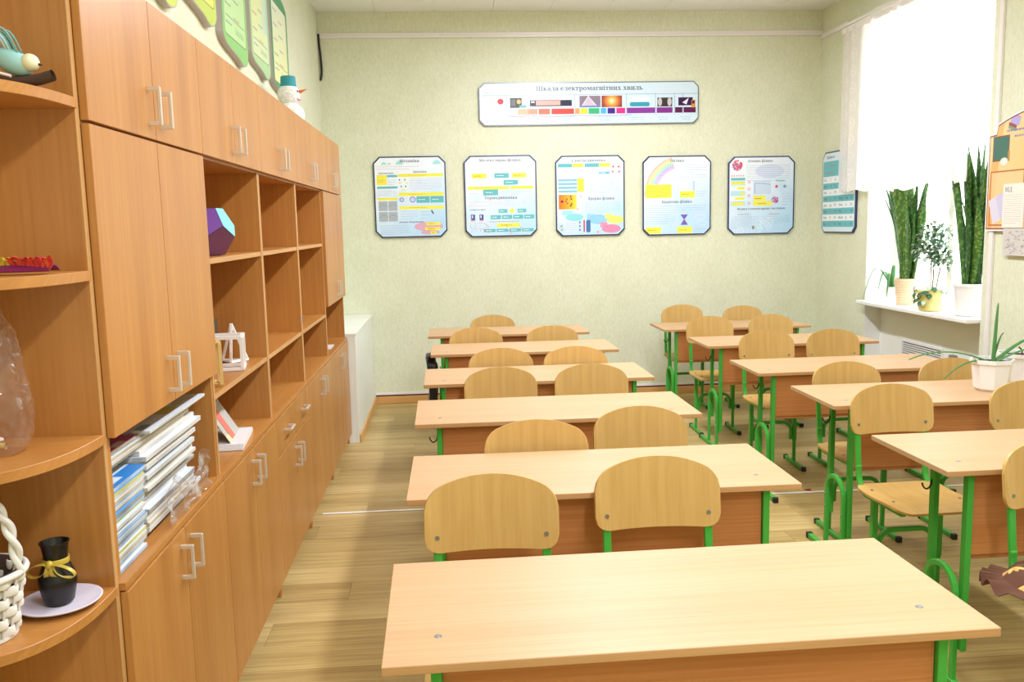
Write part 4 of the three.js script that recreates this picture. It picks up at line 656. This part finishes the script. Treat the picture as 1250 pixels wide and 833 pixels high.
// ---------------------------------------------------------------- things on the rounded end shelves
{
  // shelf with the basket, plate and vase
  const y = SHELF_Y[0] + 0.001;
  const pl = thing('oval_plate', 'round pale lilac plate under the dark vase', 'plate', [-0.843, y, -1.832]);
  put('dish', lathe([[0.001, 0], [0.05, 0], [0.058, 0.004], [0.080, 0.012], [0.084, 0.016], [0.080, 0.0165], [0.056, 0.008], [0.001, 0.006]], 48), mat({ color: 0xe6dde8, roughness: 0.35 }), pl);
  const v = thing('dark_vase', 'small black vase tied with a golden ribbon on the plate', 'vase', [-0.845, y + 0.0085, -1.835]);
  put('body', lathe([[0.001, 0], [0.026, 0], [0.030, 0.006], [0.038, 0.045], [0.037, 0.060], [0.026, 0.088], [0.023, 0.100], [0.027, 0.128], [0.030, 0.134], [0.027, 0.134], [0.021, 0.1], [0.001, 0.09]], 40), phys({ color: 0x14100f, roughness: 0.28 }), v);
  const gold = phys({ color: 0xd9bd4a, roughness: 0.35, metalness: 0.25, transmission: 0.15, thickness: 0 });
  const rib = put('ribbon', lathe([[0.026, 0.088], [0.0268, 0.0885], [0.0268, 0.099], [0.0245, 0.0995]], 32), gold, v);
  const loop = (dir, l, dy) => plate(24, 2, (u, q) => { const a = u * Math.PI * 2; return [dir * (0.006 + l * (0.5 - 0.5 * Math.cos(a))), 0.094 + dy * Math.sin(a * 0.5) + 0.014 * Math.sin(a), 0.030 + 0.012 * (q - 0.5) + 0.006 * Math.sin(a)]; }, 0.0008);
  put('bow_loop', loop(1, 0.044, -0.022), gold, rib); put('bow_loop', loop(-1, 0.040, -0.018), gold, rib);
  put('bow_knot', new THREE.SphereGeometry(0.008, 12, 8).scale(1, 1.2, 0.8).translate(0, 0.094, 0.031), gold, rib);
  for (const d of [-1, 1]) put('bow_tail', plate(10, 2, (u, q) => [d * 0.010 * u + 0.010 * (q - 0.5), 0.094 - 0.034 * u, 0.031 + 0.006 * Math.sin(u * 4)], 0.0008), gold, rib);
  const b = thing('woven_basket', 'white woven basket with twisted handle on the lowest visible shelf', 'basket', [-0.938, y, -1.700]);
  const wm = mat({ map: dataTex(128, 128, (u, q) => mixc([240, 236, 226], [206, 200, 188], noise2(L1, u * 20, q * 60, 20, 60))), roughness: 0.75 });
  const stakes = 20;
  for (let r = 0; r < 6; r++) {
    const y0 = 0.006 + r * 0.021, R0 = 0.062 + 0.0035 * r, pos = [], idx = [], nS = 160, nP = 8;
    for (let i = 0; i < nS; i++) { const a = i / nS * 6.28318, off = 0.006 * Math.sin(a * stakes / 2 + r * Math.PI); for (let k = 0; k < nP; k++) { const p = k / nP * 6.28318; const rr0 = R0 + off + 0.004 * Math.cos(p); pos.push(rr0 * Math.cos(a), y0 + 0.010 + 0.0105 * Math.sin(p), rr0 * Math.sin(a)); } }
    for (let i = 0; i < nS; i++) for (let k = 0; k < nP; k++) { const a = i * nP + k, c = i * nP + (k + 1) % nP, d = ((i + 1) % nS) * nP + k, e = ((i + 1) % nS) * nP + (k + 1) % nP; idx.push(a, c, d, c, e, d); }
    const g = new THREE.BufferGeometry(); g.setAttribute('position', new THREE.Float32BufferAttribute(pos, 3)); g.setIndex(idx); g.computeVertexNormals(); put('weave', g, wm, b);
  }
  for (let i = 0; i < stakes; i++) { const a = (i + 0.5) / stakes * 6.28318; put('stake', tube([[0.063 * Math.cos(a), 0.006, 0.063 * Math.sin(a)], [0.086 * Math.cos(a), 0.128, 0.086 * Math.sin(a)]], 0.003, 4, 5), wm, b); }
  put('base', new THREE.CylinderGeometry(0.066, 0.066, 0.006, 36).translate(0, 0.0045, 0), wm, b);
  put('rim', new THREE.TorusGeometry(0.088, 0.007, 10, 60).rotateX(Math.PI / 2).translate(0, 0.132, 0), wm, b);
  put('liner', lathe([[0.001, 0.01], [0.056, 0.01], [0.062, 0.06], [0.075, 0.126], [0.081, 0.139], [0.083, 0.139], [0.0775, 0.124], [0.0645, 0.06], [0.058, 0.008], [0.001, 0.008]], 32), mat({ color: 0x4a3a34, roughness: 0.6 }), b);
  for (const ph of [0, Math.PI]) { const pts = []; for (let i = 0; i <= 60; i++) { const a = i / 60 * Math.PI, tw = i / 60 * 34 + ph; pts.push([0.084 * Math.cos(a) + 0.006 * Math.cos(tw) * Math.cos(a), 0.13 + 0.172 * Math.sin(a) + 0.006 * Math.cos(tw) * Math.sin(a), 0.006 * Math.sin(tw)]); } put('handle', tube(pts, 0.0065, 140, 7), wm, b); }
}
{
  // clear bag with dried craft on the next shelf up
  const y = SHELF_Y[1] + 0.002;
  const film = phys({ color: 0xfbfafb, roughness: 0.02, transmission: 0.97, thickness: 0, ior: 1.5 });
  const t = thing('plastic_bag', 'crumpled clear plastic bag around a straw craft piece', 'plastic bag', [-0.925, y, -1.79]);
  const g = new THREE.SphereGeometry(1, 60, 40), p = g.attributes.position, fold = (a, b, c) => Math.abs(Math.sin(a * 11 + 5 * Math.sin(b * 6) + c * 4)) * 0.6 + Math.abs(Math.sin(c * 14 + a * 9 + b * 7)) * 0.4;
  for (let i = 0; i < p.count; i++) { const v = V3(p.getX(i), p.getY(i), p.getZ(i)), q = (v.y + 1) / 2, e = (n) => Math.sign(n) * Math.pow(Math.abs(n), 0.6), w = (1 - 0.42 * q) * (0.9 + 0.2 * fold(v.x, v.y, v.z)); p.setXYZ(i, e(v.x) * 0.083 * w + 0.004 * Math.sin(q * 9), Math.max(0.001, 0.335 * Math.pow(q, 0.8) - 0.035 + 0.01 * Math.sin(v.x * 9) * q), e(v.z) * 0.062 * w); }
  g.computeVertexNormals(); put('film', g, film, t);
  const c = thing('straw_craft', 'straw and grey cloth craft piece inside the clear bag', 'craft', [-0.93, y + 0.008, -1.79]); c.scale.setScalar(0.58);
  const straw = mat({ color: 0xc9a868, roughness: 0.9 }), cloth = mat({ color: 0x8f8a86, roughness: 0.9 }), felt = mat({ color: 0xd8d2c8, roughness: 0.9 });
  put('log', tube([[-0.06, 0.014, 0.022], [0.0, 0.016, 0.024], [0.062, 0.013, 0.02]], 0.012, 16, 10), straw, c);
  put('cloth_body', new THREE.SphereGeometry(0.045, 24, 16).scale(0.85, 1.5, 0.7).translate(-0.02, 0.10, -0.004), cloth, c);
  put('pebble', new THREE.SphereGeometry(0.016, 16, 12).scale(1.2, 0.6, 1).translate(0.034, 0.036, 0.016), felt, c); put('pebble', new THREE.SphereGeometry(0.014, 16, 12).scale(1, 0.7, 1).translate(0.002, 0.037, 0.022), felt, c);
  for (const q of [[[0.0, 0.05, 0.02], [0.012, 0.11, 0.025], [0.024, 0.165, 0.02]], [[-0.02, 0.15, 0.02], [0.02, 0.19, 0.02]]]) put('twig', tube(q, 0.0025, 10, 5), straw, c);
}
{
  // feathered carnival mask
  const t = thing('feather_mask', 'flat mask trimmed with red and yellow feathers on the end shelf', 'mask', [-0.862, SHELF_Y[2] + 0.001, -1.80]);
  put('mask_body', plate(20, 6, (u, v) => [(u - 0.5) * 0.16, 0.007 + 0.012 * Math.sin(v * Math.PI), (v - 0.5) * 0.05 + 0.01 * Math.cos((u - 0.5) * 5)], 0.003), mat({ color: 0x7a1f52, roughness: 0.5 }), t);
  const cols = [0xd8432c, 0xe25a34, 0xc92f3a].map((k) => mat({ color: k, roughness: 0.9 })), yel = [0xe9cf3c, 0xdde07a].map((k) => mat({ color: k, roughness: 0.9 }));
  for (let i = 0; i < 60; i++) { const red = i < 36, x0 = red ? rr(0.0, 0.085) : rr(-0.085, 0.012), L = rr(0.018, 0.036); put('feather', strap((q) => [x0 + rrF(i) * 0.01 * q, 0.012 + L * 0.7 * Math.sin(q * 1.7), 0.012 + L * 0.5 * q], (q) => 0.005 * Math.sin(Math.PI * Math.min(1, 0.1 + q * 0.88)), [1, 0, 0.3 * rrF(i + 3)], { n: 5, th: 0.001 }), red ? cols[i % 3] : yel[i % 2], t); }
  function rrF(i) { return Math.sin(i * 12.9898) * 1.3; }
}
{
  // bird figurine
  const t = thing('bird_figurine', 'pale teal bird figurine on a dark driftwood base, top shelf', 'figurine', [-0.833, SHELF_Y[3] + 0.001, -1.80]);
  const teal = mat({ color: 0x9ccdc8, roughness: 0.5 }), dark = mat({ color: 0x4a3426, roughness: 0.8 });
  put('driftwood', tube([[-0.08, 0.012, 0.01], [-0.03, 0.015, 0.014], [0.02, 0.012, 0.004], [0.055, 0.016, 0.0], [0.085, 0.024, 0.0]], 0.011, 30, 9), dark, t);
  put('body', new THREE.SphereGeometry(0.026, 24, 16).scale(1.5, 0.9, 0.9).rotateZ(-0.5).translate(0.012, 0.05, 0.0), teal, t);
  put('head', new THREE.SphereGeometry(0.017, 20, 14).translate(0.045, 0.047, 0.004), mat({ color: 0xe8e6c0, roughness: 0.5 }), t);
  put('beak', new THREE.ConeGeometry(0.004, 0.012, 8).rotateZ(-1.8).translate(0.064, 0.043, 0.004), dark, t);
  for (let i = 0; i < 34; i++) { const a = rr(-0.9, 0.9), x0 = rr(-0.06, 0.02), L = rr(0.03, 0.06); put('feather', strap((q) => [x0 - 0.5 * L * q + 0.012, 0.065 + L * Math.sin(q * 1.6) * 0.8 - 0.5 * (x0 + 0.01) * 0, 0.016 * Math.sin(a) + 0.012 * q * Math.sin(a * 2)], (q) => 0.008 * Math.sin(Math.PI * Math.min(1, 0.15 + q * 0.83)), [0.5, 0, Math.cos(a)], { n: 6, th: 0.0012 }), i % 3 ? teal : mat({ color: 0xc6dedd, roughness: 0.6 }), t); }
  put('stick', tube([[-0.06, 0.05, 0.03], [-0.02, 0.03, 0.034], [0.02, 0.018, 0.03]], 0.003, 10, 6), M.plastic, t);
}

// ---------------------------------------------------------------- magazines in the niche
{
  const Y0 = 0.797, edge = (a, b) => mat({ map: dataTex(64, 64, (u, v) => mixc(a, b, noise2(L2, u * 3, v * 30, 3, 30))), roughness: 0.8 });
  const pages = [edge([226, 224, 218], [176, 174, 168]), edge([206, 218, 230], [130, 156, 186]), edge([220, 208, 184], [166, 150, 122]), edge([214, 214, 140], [176, 172, 96]), edge([176, 176, 172], [120, 118, 114])];
  const printTex = [['#5aa3d8', '#e9e2c0', '#ffffff'], ['#e8eef2', '#7fa6c4', '#d8d070'], ['#dfe6ea', '#90a8b8', '#b8c8d2'], ['#2f84cf', '#2f84cf', '#dfe9f2'], ['#c85a92', '#f2dce6', '#8a2f66'], ['#ece7da', '#b0a48c', '#d8d2c2'], ['#e8e6d8', '#c8c24e', '#8aa6b8']].map((k) => mat({ map: canvasTex(96, 128, (c, w, h) => { rect(c, 0, 0, w, h, k[0]); for (let i = 0; i < 9; i++) rect(c, rnd() * w * 0.8, rnd() * h, 10 + rnd() * 50, 4 + rnd() * 26, k[1 + (i % 2)]); }), roughness: 0.35 }));
  function magazine(name, label, x1, za, zb, y, th, depth, bend, page, cover, grp, sag = 0) {
    const t = thing(name, label, name === 'magazine' ? 'magazine' : name === 'folder' ? 'folder' : 'paper', [0, 0, 0], 0, grp);
    const f = (h) => (u, v) => [x1 - depth * (1 - v), y + h + bend * Math.sin(u * 3.1) * (0.4 + 0.6 * v) - sag * Math.max(0, v - 0.7) * 2 * u, za + (zb - za) * u];
    const tw = rr(-0.02, 0.02);
    put('pages', plate(8, 5, f(th * 0.42), th * 0.84), page, t); put('cover', plate(8, 5, f(th * 0.92), th * 0.12 + 0.0004), cover, t);
    t.position.x = rr(-0.006, 0); return t;
  }
  let y = Y0 + 0.001;
  const F = 'front stack of magazines in the niche';
  for (let i = 0; i < 22; i++) { const th = rr(0.0068, 0.0098), w = rr(0.205, 0.22), x1 = -0.768 - rr(0, 0.012); magazine('magazine', `thin magazine, ${ordinal[i]} from the bottom of the front stack in the niche`, x1, -1.972, -1.972 - w, y, th, 0.235, 0, pages[[1, 0, 1, 2, 0, 3, 1, 4][i % 8]], printTex[[2, 1, 6, 0, 2, 5][i % 6]], F); y += th + 0.0006; }
  magazine('folder', 'bright blue folder lying on the front magazine stack', -0.772, -1.974, -2.20, y, 0.010, 0.24, 0, pages[1], printTex[3], F); y += 0.0112;
  const yFront = y;
  // wide papers behind, reaching over to the shelf side
  y = Y0 + 0.001; const Bk = 'rear stack of papers in the niche';
  for (let i = 0; i < 20; i++) { const th = rr(0.009, 0.0135), x1 = -0.772 - rr(0, 0.03); magazine('paper_bundle', `loose paper bundle, ${ordinal[i]} from the bottom of the rear stack in the niche`, x1, -2.206 - rr(0, 0.012), -2.60 - rr(0, 0.10), y, th, 0.25, 0, pages[[0, 4, 0, 2, 0, 0, 4][i % 7]], printTex[[5, 2, 1, 5][i % 4]], Bk, 0.0); y += th + 0.0008; }
  y = Math.max(y, yFront);
  for (let i = 0; i < 4; i++) { const th = 0.0085; magazine('paper_bundle', `${['grey', 'yellowed', 'white', 'crumpled'][i]} newspaper bundle lying across both niche stacks`, -0.785 - rr(0, 0.03), -1.976 - 0.01 * i, -2.62 - 0.03 * i, y, th, 0.24, 0.0, pages[[2, 0, 2, 0][i]], printTex[[5, 5, 2, 4][i]], Bk); y += th + 0.0008; }
  magazine('magazine', 'pink magazine on top of the niche stacks, under the tall door', -0.79, -1.98, -2.2, y, 0.007, 0.21, 0, pages[0], printTex[4], Bk);
  magazine('folder', 'clear folder of papers on top of the rear niche stack', -0.765, -2.24, -2.75, y, 0.007, 0.24, 0.0, pages[0], printTex[1], Bk);
  // plastic wrap spilling from the stack
  const film = phys({ color: 0xfbfafb, roughness: 0.03, transmission: 0.95, thickness: 0, ior: 1.5 });
  tag(put('plastic_wrap', plate(40, 14, (u, v) => [-0.758 + 0.006 * Math.sin(u * 21 + v * 6) + 0.004 * Math.sin(v * 19), Y0 + 0.004 + 0.125 * v * (0.75 + 0.25 * Math.sin(u * 9)) , -2.30 - 0.40 * u + 0.008 * Math.sin(v * 9)], 0.0012), film), 'crinkled clear plastic wrap along the rear paper stack', 'plastic wrap');
}

// ---------------------------------------------------------------- things on the open shelves
{
  // coloured dodecahedron, every face a panel of its own
  const t = thing('paper_dodecahedron', 'paper dodecahedron with purple, turquoise and yellow faces on the upper shelf', 'paper model', [-0.858, 1.497, -3.22]);
  const R = 0.105, g = new THREE.DodecahedronGeometry(R, 0), p = g.attributes.position, cols = [0x7b4aa0, 0x3a1f5e, 0x76dcd6, 0xf2cf3c, 0x2a4f8a, 0x6b3a5a, 0xf2cf3c, 0x76dcd6, 0x7b4aa0, 0x2a4f8a, 0x3a1f5e, 0x6b3a5a];
  // rest it on a face
  const n0 = V3(0, 0, 0); { const a = V3(p.getX(0), p.getY(0), p.getZ(0)), b = V3(p.getX(1), p.getY(1), p.getZ(1)), c = V3(p.getX(2), p.getY(2), p.getZ(2)); n0.crossVectors(b.sub(a), c.sub(a)).normalize(); }
  const q = new THREE.Quaternion().setFromUnitVectors(n0, V3(0, -1, 0)); const spin = new THREE.Quaternion().setFromAxisAngle(V3(0, 1, 0), -0.4);
  const inr = R * 0.7947;
  for (let f = 0; f < 12; f++) {
    const pts = []; for (let i = 0; i < 9; i++) { const v = V3(p.getX(f * 9 + i), p.getY(f * 9 + i), p.getZ(f * 9 + i)).applyQuaternion(q).applyQuaternion(spin); pts.push(v); }
    const cen = pts.reduce((s, v) => s.add(v), V3(0, 0, 0)).divideScalar(9).normalize().multiplyScalar(inr);
    const pos = []; for (const v of pts) { const w = cen.clone().lerp(v, 0.975); pos.push(w.x, w.y + inr, w.z); } for (let k = 8; k >= 0; k--) { const w = cen.clone().lerp(pts[k], 0.975).multiplyScalar(0.975); pos.push(w.x, w.y + inr, w.z); }
    const fg = new THREE.BufferGeometry(); fg.setAttribute('position', new THREE.Float32BufferAttribute(pos, 3)); fg.computeVertexNormals();
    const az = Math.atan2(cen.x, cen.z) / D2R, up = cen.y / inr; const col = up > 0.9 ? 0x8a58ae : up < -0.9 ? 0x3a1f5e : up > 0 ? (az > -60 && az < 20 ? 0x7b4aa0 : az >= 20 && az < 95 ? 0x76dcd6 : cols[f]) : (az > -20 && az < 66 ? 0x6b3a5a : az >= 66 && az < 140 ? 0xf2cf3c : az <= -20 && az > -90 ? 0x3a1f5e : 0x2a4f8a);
    put('face', uvMetres(fg), mat({ color: col, roughness: 0.6 }), t);
  }
  const core = new THREE.DodecahedronGeometry(R * 0.972, 0); core.applyQuaternion(q); core.applyQuaternion(spin); core.translate(0, inr + 0.001, 0); put('core', core, mat({ color: 0x5a3560, roughness: 0.7 }), t);
  const y = 1.060;
  // white open frame box
  const bar = (root, a, b, r, m) => { const A = V3(...a), B = V3(...b), L = A.distanceTo(B), gg = new THREE.BoxGeometry(r * 2, L, r * 2); gg.applyQuaternion(new THREE.Quaternion().setFromUnitVectors(V3(0, 1, 0), B.clone().sub(A).normalize())); gg.translate((A.x + B.x) / 2, (A.y + B.y) / 2, (A.z + B.z) / 2); put('bar', gg, m, root); };
  const wf = thing('frame_cuboid', 'white open cuboid frame model on the middle shelf', 'frame model', [-0.86, y, -3.36], 0.15);
  const wh = mat({ color: 0xf2efe9, roughness: 0.5 }); { const X = 0.07, Z = 0.055, H = 0.125, r = 0.006; for (const yy of [r, H]) { for (const z of [-Z, Z]) bar(wf, [-X, yy, z], [X, yy, z], r, wh); for (const x of [-X, X]) bar(wf, [x, yy, -Z], [x, yy, Z], r, wh); } for (const x of [-X, X]) for (const z of [-Z, Z]) bar(wf, [x, r, z], [x, H, z], r, wh); }
  const py = thing('white_pyramid', 'tall narrow white pyramid frame behind the cuboid frame', 'frame model', [-0.868, y, -3.53]);
  { const r = 0.0045, top = [0, 0.155, 0]; for (const [x, z] of [[-0.05, -0.03], [0.05, -0.03], [0.0, 0.04]]) bar(py, [x, r, z], top, r, wh); bar(py, [-0.05, r, -0.03], [0.05, r, -0.03], r, wh); bar(py, [0.05, r, -0.03], [0, r, 0.04], r, wh); bar(py, [0, r, 0.04], [-0.05, r, -0.03], r, wh); }
  const yf = thing('wooden_frame_model', 'pale wooden prism frame at the shelf front edge', 'frame model', [-0.815, y, -3.0], 0.35);
  { const wd = mat({ color: 0xd9b672, roughness: 0.6 }), r = 0.006, H = 0.145; for (const [x, z] of [[-0.045, 0.0], [0.03, 0.03], [0.03, -0.04]]) bar(yf, [x, r, z], [x, H, z], r, wd); for (const yy of [r, H]) { bar(yf, [-0.045, yy, 0], [0.03, yy, 0.03], r, wd); bar(yf, [0.03, yy, 0.03], [0.03, yy, -0.04], r, wd); bar(yf, [0.03, yy, -0.04], [-0.045, yy, 0], r, wd); } }
  const dm = thing('grey_book', 'dark grey book leaning at the back of the middle shelf', 'book', [-0.955, y, -3.56]); put('pages', bx(-0.008, 0.008, 0.002, 0.168, -0.058, 0.06), M.plastic, dm); put('cover', merge([bx(-0.011, -0.008, 0, 0.17, -0.06, 0.062), bx(0.008, 0.011, 0, 0.17, -0.06, 0.062), bx(-0.008, 0.008, 0, 0.17, 0.060, 0.062)]), mat({ color: 0x57534a, roughness: 0.6 }), dm);
  const oc = thing('paper_octahedron', 'red and blue paper octahedron on a wire stand', 'paper model', [-0.915, y, -3.16]);
  { const s = 0.052, cy = 0.19, c8 = [0x2a62c8, 0xd2482c, 0x2a62c8, 0xd2482c]; for (const up of [1, -1]) for (let k = 0; k < 4; k++) { const a = k * Math.PI / 2 + 0.5, b = a + Math.PI / 2, pos = [s * Math.cos(a), cy, s * Math.sin(a), s * Math.cos(b), cy, s * Math.sin(b), 0, cy + up * s * 1.2, 0]; const fg = new THREE.BufferGeometry(); fg.setAttribute('position', new THREE.Float32BufferAttribute(up > 0 ? [0, 1, 2, 6, 7, 8, 3, 4, 5].map((i) => pos[i]) : pos, 3)); fg.computeVertexNormals(); put('face', uvMetres(fg), mat({ color: up > 0 ? c8[0] : c8[1], roughness: 0.6 }), oc); }
    for (const [x, z] of [[0.03, 0.02], [-0.03, 0.02], [0, -0.035]]) put('stand_leg', tube([[x, 0.002, z], [x * 0.9, 0.1, z * 0.9], [x * 0.5, 0.15, z * 0.5]], 0.002, 10, 5), M.steel, oc); }
  // lower compartment: papers and a spiral calendar
  const pa = thing('paper_stack', 'stack of white paper sheets under the spiral calendar', 'paper', [-0.86, 0.797, -3.27], 0.1);
  for (let i = 0; i < 5; i++) put('sheet', bx(-0.085, 0.09, 0.0006 + i * 0.004, 0.0040 + i * 0.004, -0.16 + 0.004 * i, 0.15 - 0.004 * i), M.plastic, pa);
  const ca = thing('spiral_calendar', 'leaning spiral-bound calendar with red and yellow sheets', 'calendar', [-0.875, 0.8185, -3.25], 0.1);
  const sl = (n, x0, x1, za, zb, m) => put(n, plate(2, 4, (u, v) => [x0 + (x1 - x0) * v, 0.125 * (1 - v), za + (zb - za) * u], 0.0016), m, ca);
  sl('cover', -0.015, 0.06, -0.13, 0.10, mat({ color: 0xb9b6ac, roughness: 0.4 })); put('red_sheet', plate(2, 4, (u, v) => [-0.011 + 0.072 * v, 0.118 * (1 - v) + 0.003, -0.02 + 0.07 * u], 0.001), mat({ color: 0xe0705c, roughness: 0.6 }), ca); put('yellow_sheet', plate(2, 4, (u, v) => [-0.011 + 0.072 * v, 0.10 * (1 - v) + 0.003, 0.05 + 0.05 * u], 0.001), mat({ color: 0xe4dc9a, roughness: 0.6 }), ca);
  put('back_cover', plate(2, 4, (u, v) => [-0.016 - 0.05 * v, 0.125 * (1 - v), -0.13 + 0.23 * u], 0.0016), mat({ color: 0xa9a69c, roughness: 0.5 }), ca);
  for (let i = 0; i < 16; i++) put('ring', new THREE.TorusGeometry(0.006, 0.0011, 5, 12).translate(-0.0155, 0.125, -0.125 + i * 0.0147), M.steel, ca);
  // small cube in the fourth cabinet, sheet in the last niche
  tag(put('blue_cube', bx(-0.865, -0.825, 1.0585, 1.0965, -4.99, -4.95, { r: 0.003 }), mat({ color: 0x3d5088, roughness: 0.5 })), 'small dark blue cube on the fourth cabinet shelf', 'cube');
  tag(put('loose_sheet', bx(-0.88, -0.785, 0.797, 0.8035, -5.95, -5.74, { r: 0.001 }), M.plastic), 'white paper pad in the niche of the last cabinet', 'paper');
}
// snowman on top of the cabinets
{
  const t = thing('toy_snowman', 'white toy snowman with teal bucket hat and carrot nose', 'toy', [-0.90, 2.171, -5.36]);
  const wool = mat({ map: dataTex(128, 128, (u, v) => mixc([250, 250, 246], [224, 224, 216], noise2(L2, u * 40, v * 40, 40, 40))), bumpMap: dataTex(128, 128, (u, v) => { const q = 255 * noise2(L1, u * 40, v * 40, 40, 40); return [q, q, q]; }, { srgb: false }), bumpScale: 0.004, roughness: 0.95 });
  put('body', new THREE.SphereGeometry(0.088, 32, 24).scale(1, 0.9, 1).translate(0, 0.078, 0), wool, t);
  const h = put('head', new THREE.SphereGeometry(0.066, 32, 24).translate(0, 0.196, 0), wool, t);
  put('nose', new THREE.ConeGeometry(0.010, 0.05, 14).rotateZ(-Math.PI / 2 + 0.35).translate(0.088, 0.222, 0.008), mat({ color: 0xe8622c, roughness: 0.6 }), h);
  put('mouth', tube([[0.052, 0.172, 0.032], [0.062, 0.166, 0.010], [0.062, 0.172, -0.012]], 0.004, 12, 6), mat({ color: 0xe05a9a, roughness: 0.6 }), h);
  for (const z of [0.03, -0.015]) put('eye', new THREE.SphereGeometry(0.006, 10, 8).translate(0.056, 0.214, z), mat({ color: 0x3a5a8a }), h);
  const hat = put('hat', lathe([[0.001, 0.305], [0.040, 0.303], [0.043, 0.298], [0.046, 0.238], [0.044, 0.234], [0.001, 0.234]], 28), mat({ color: 0x2f93a0, roughness: 0.7 }), t);
}

renderer.render(scene, camera);
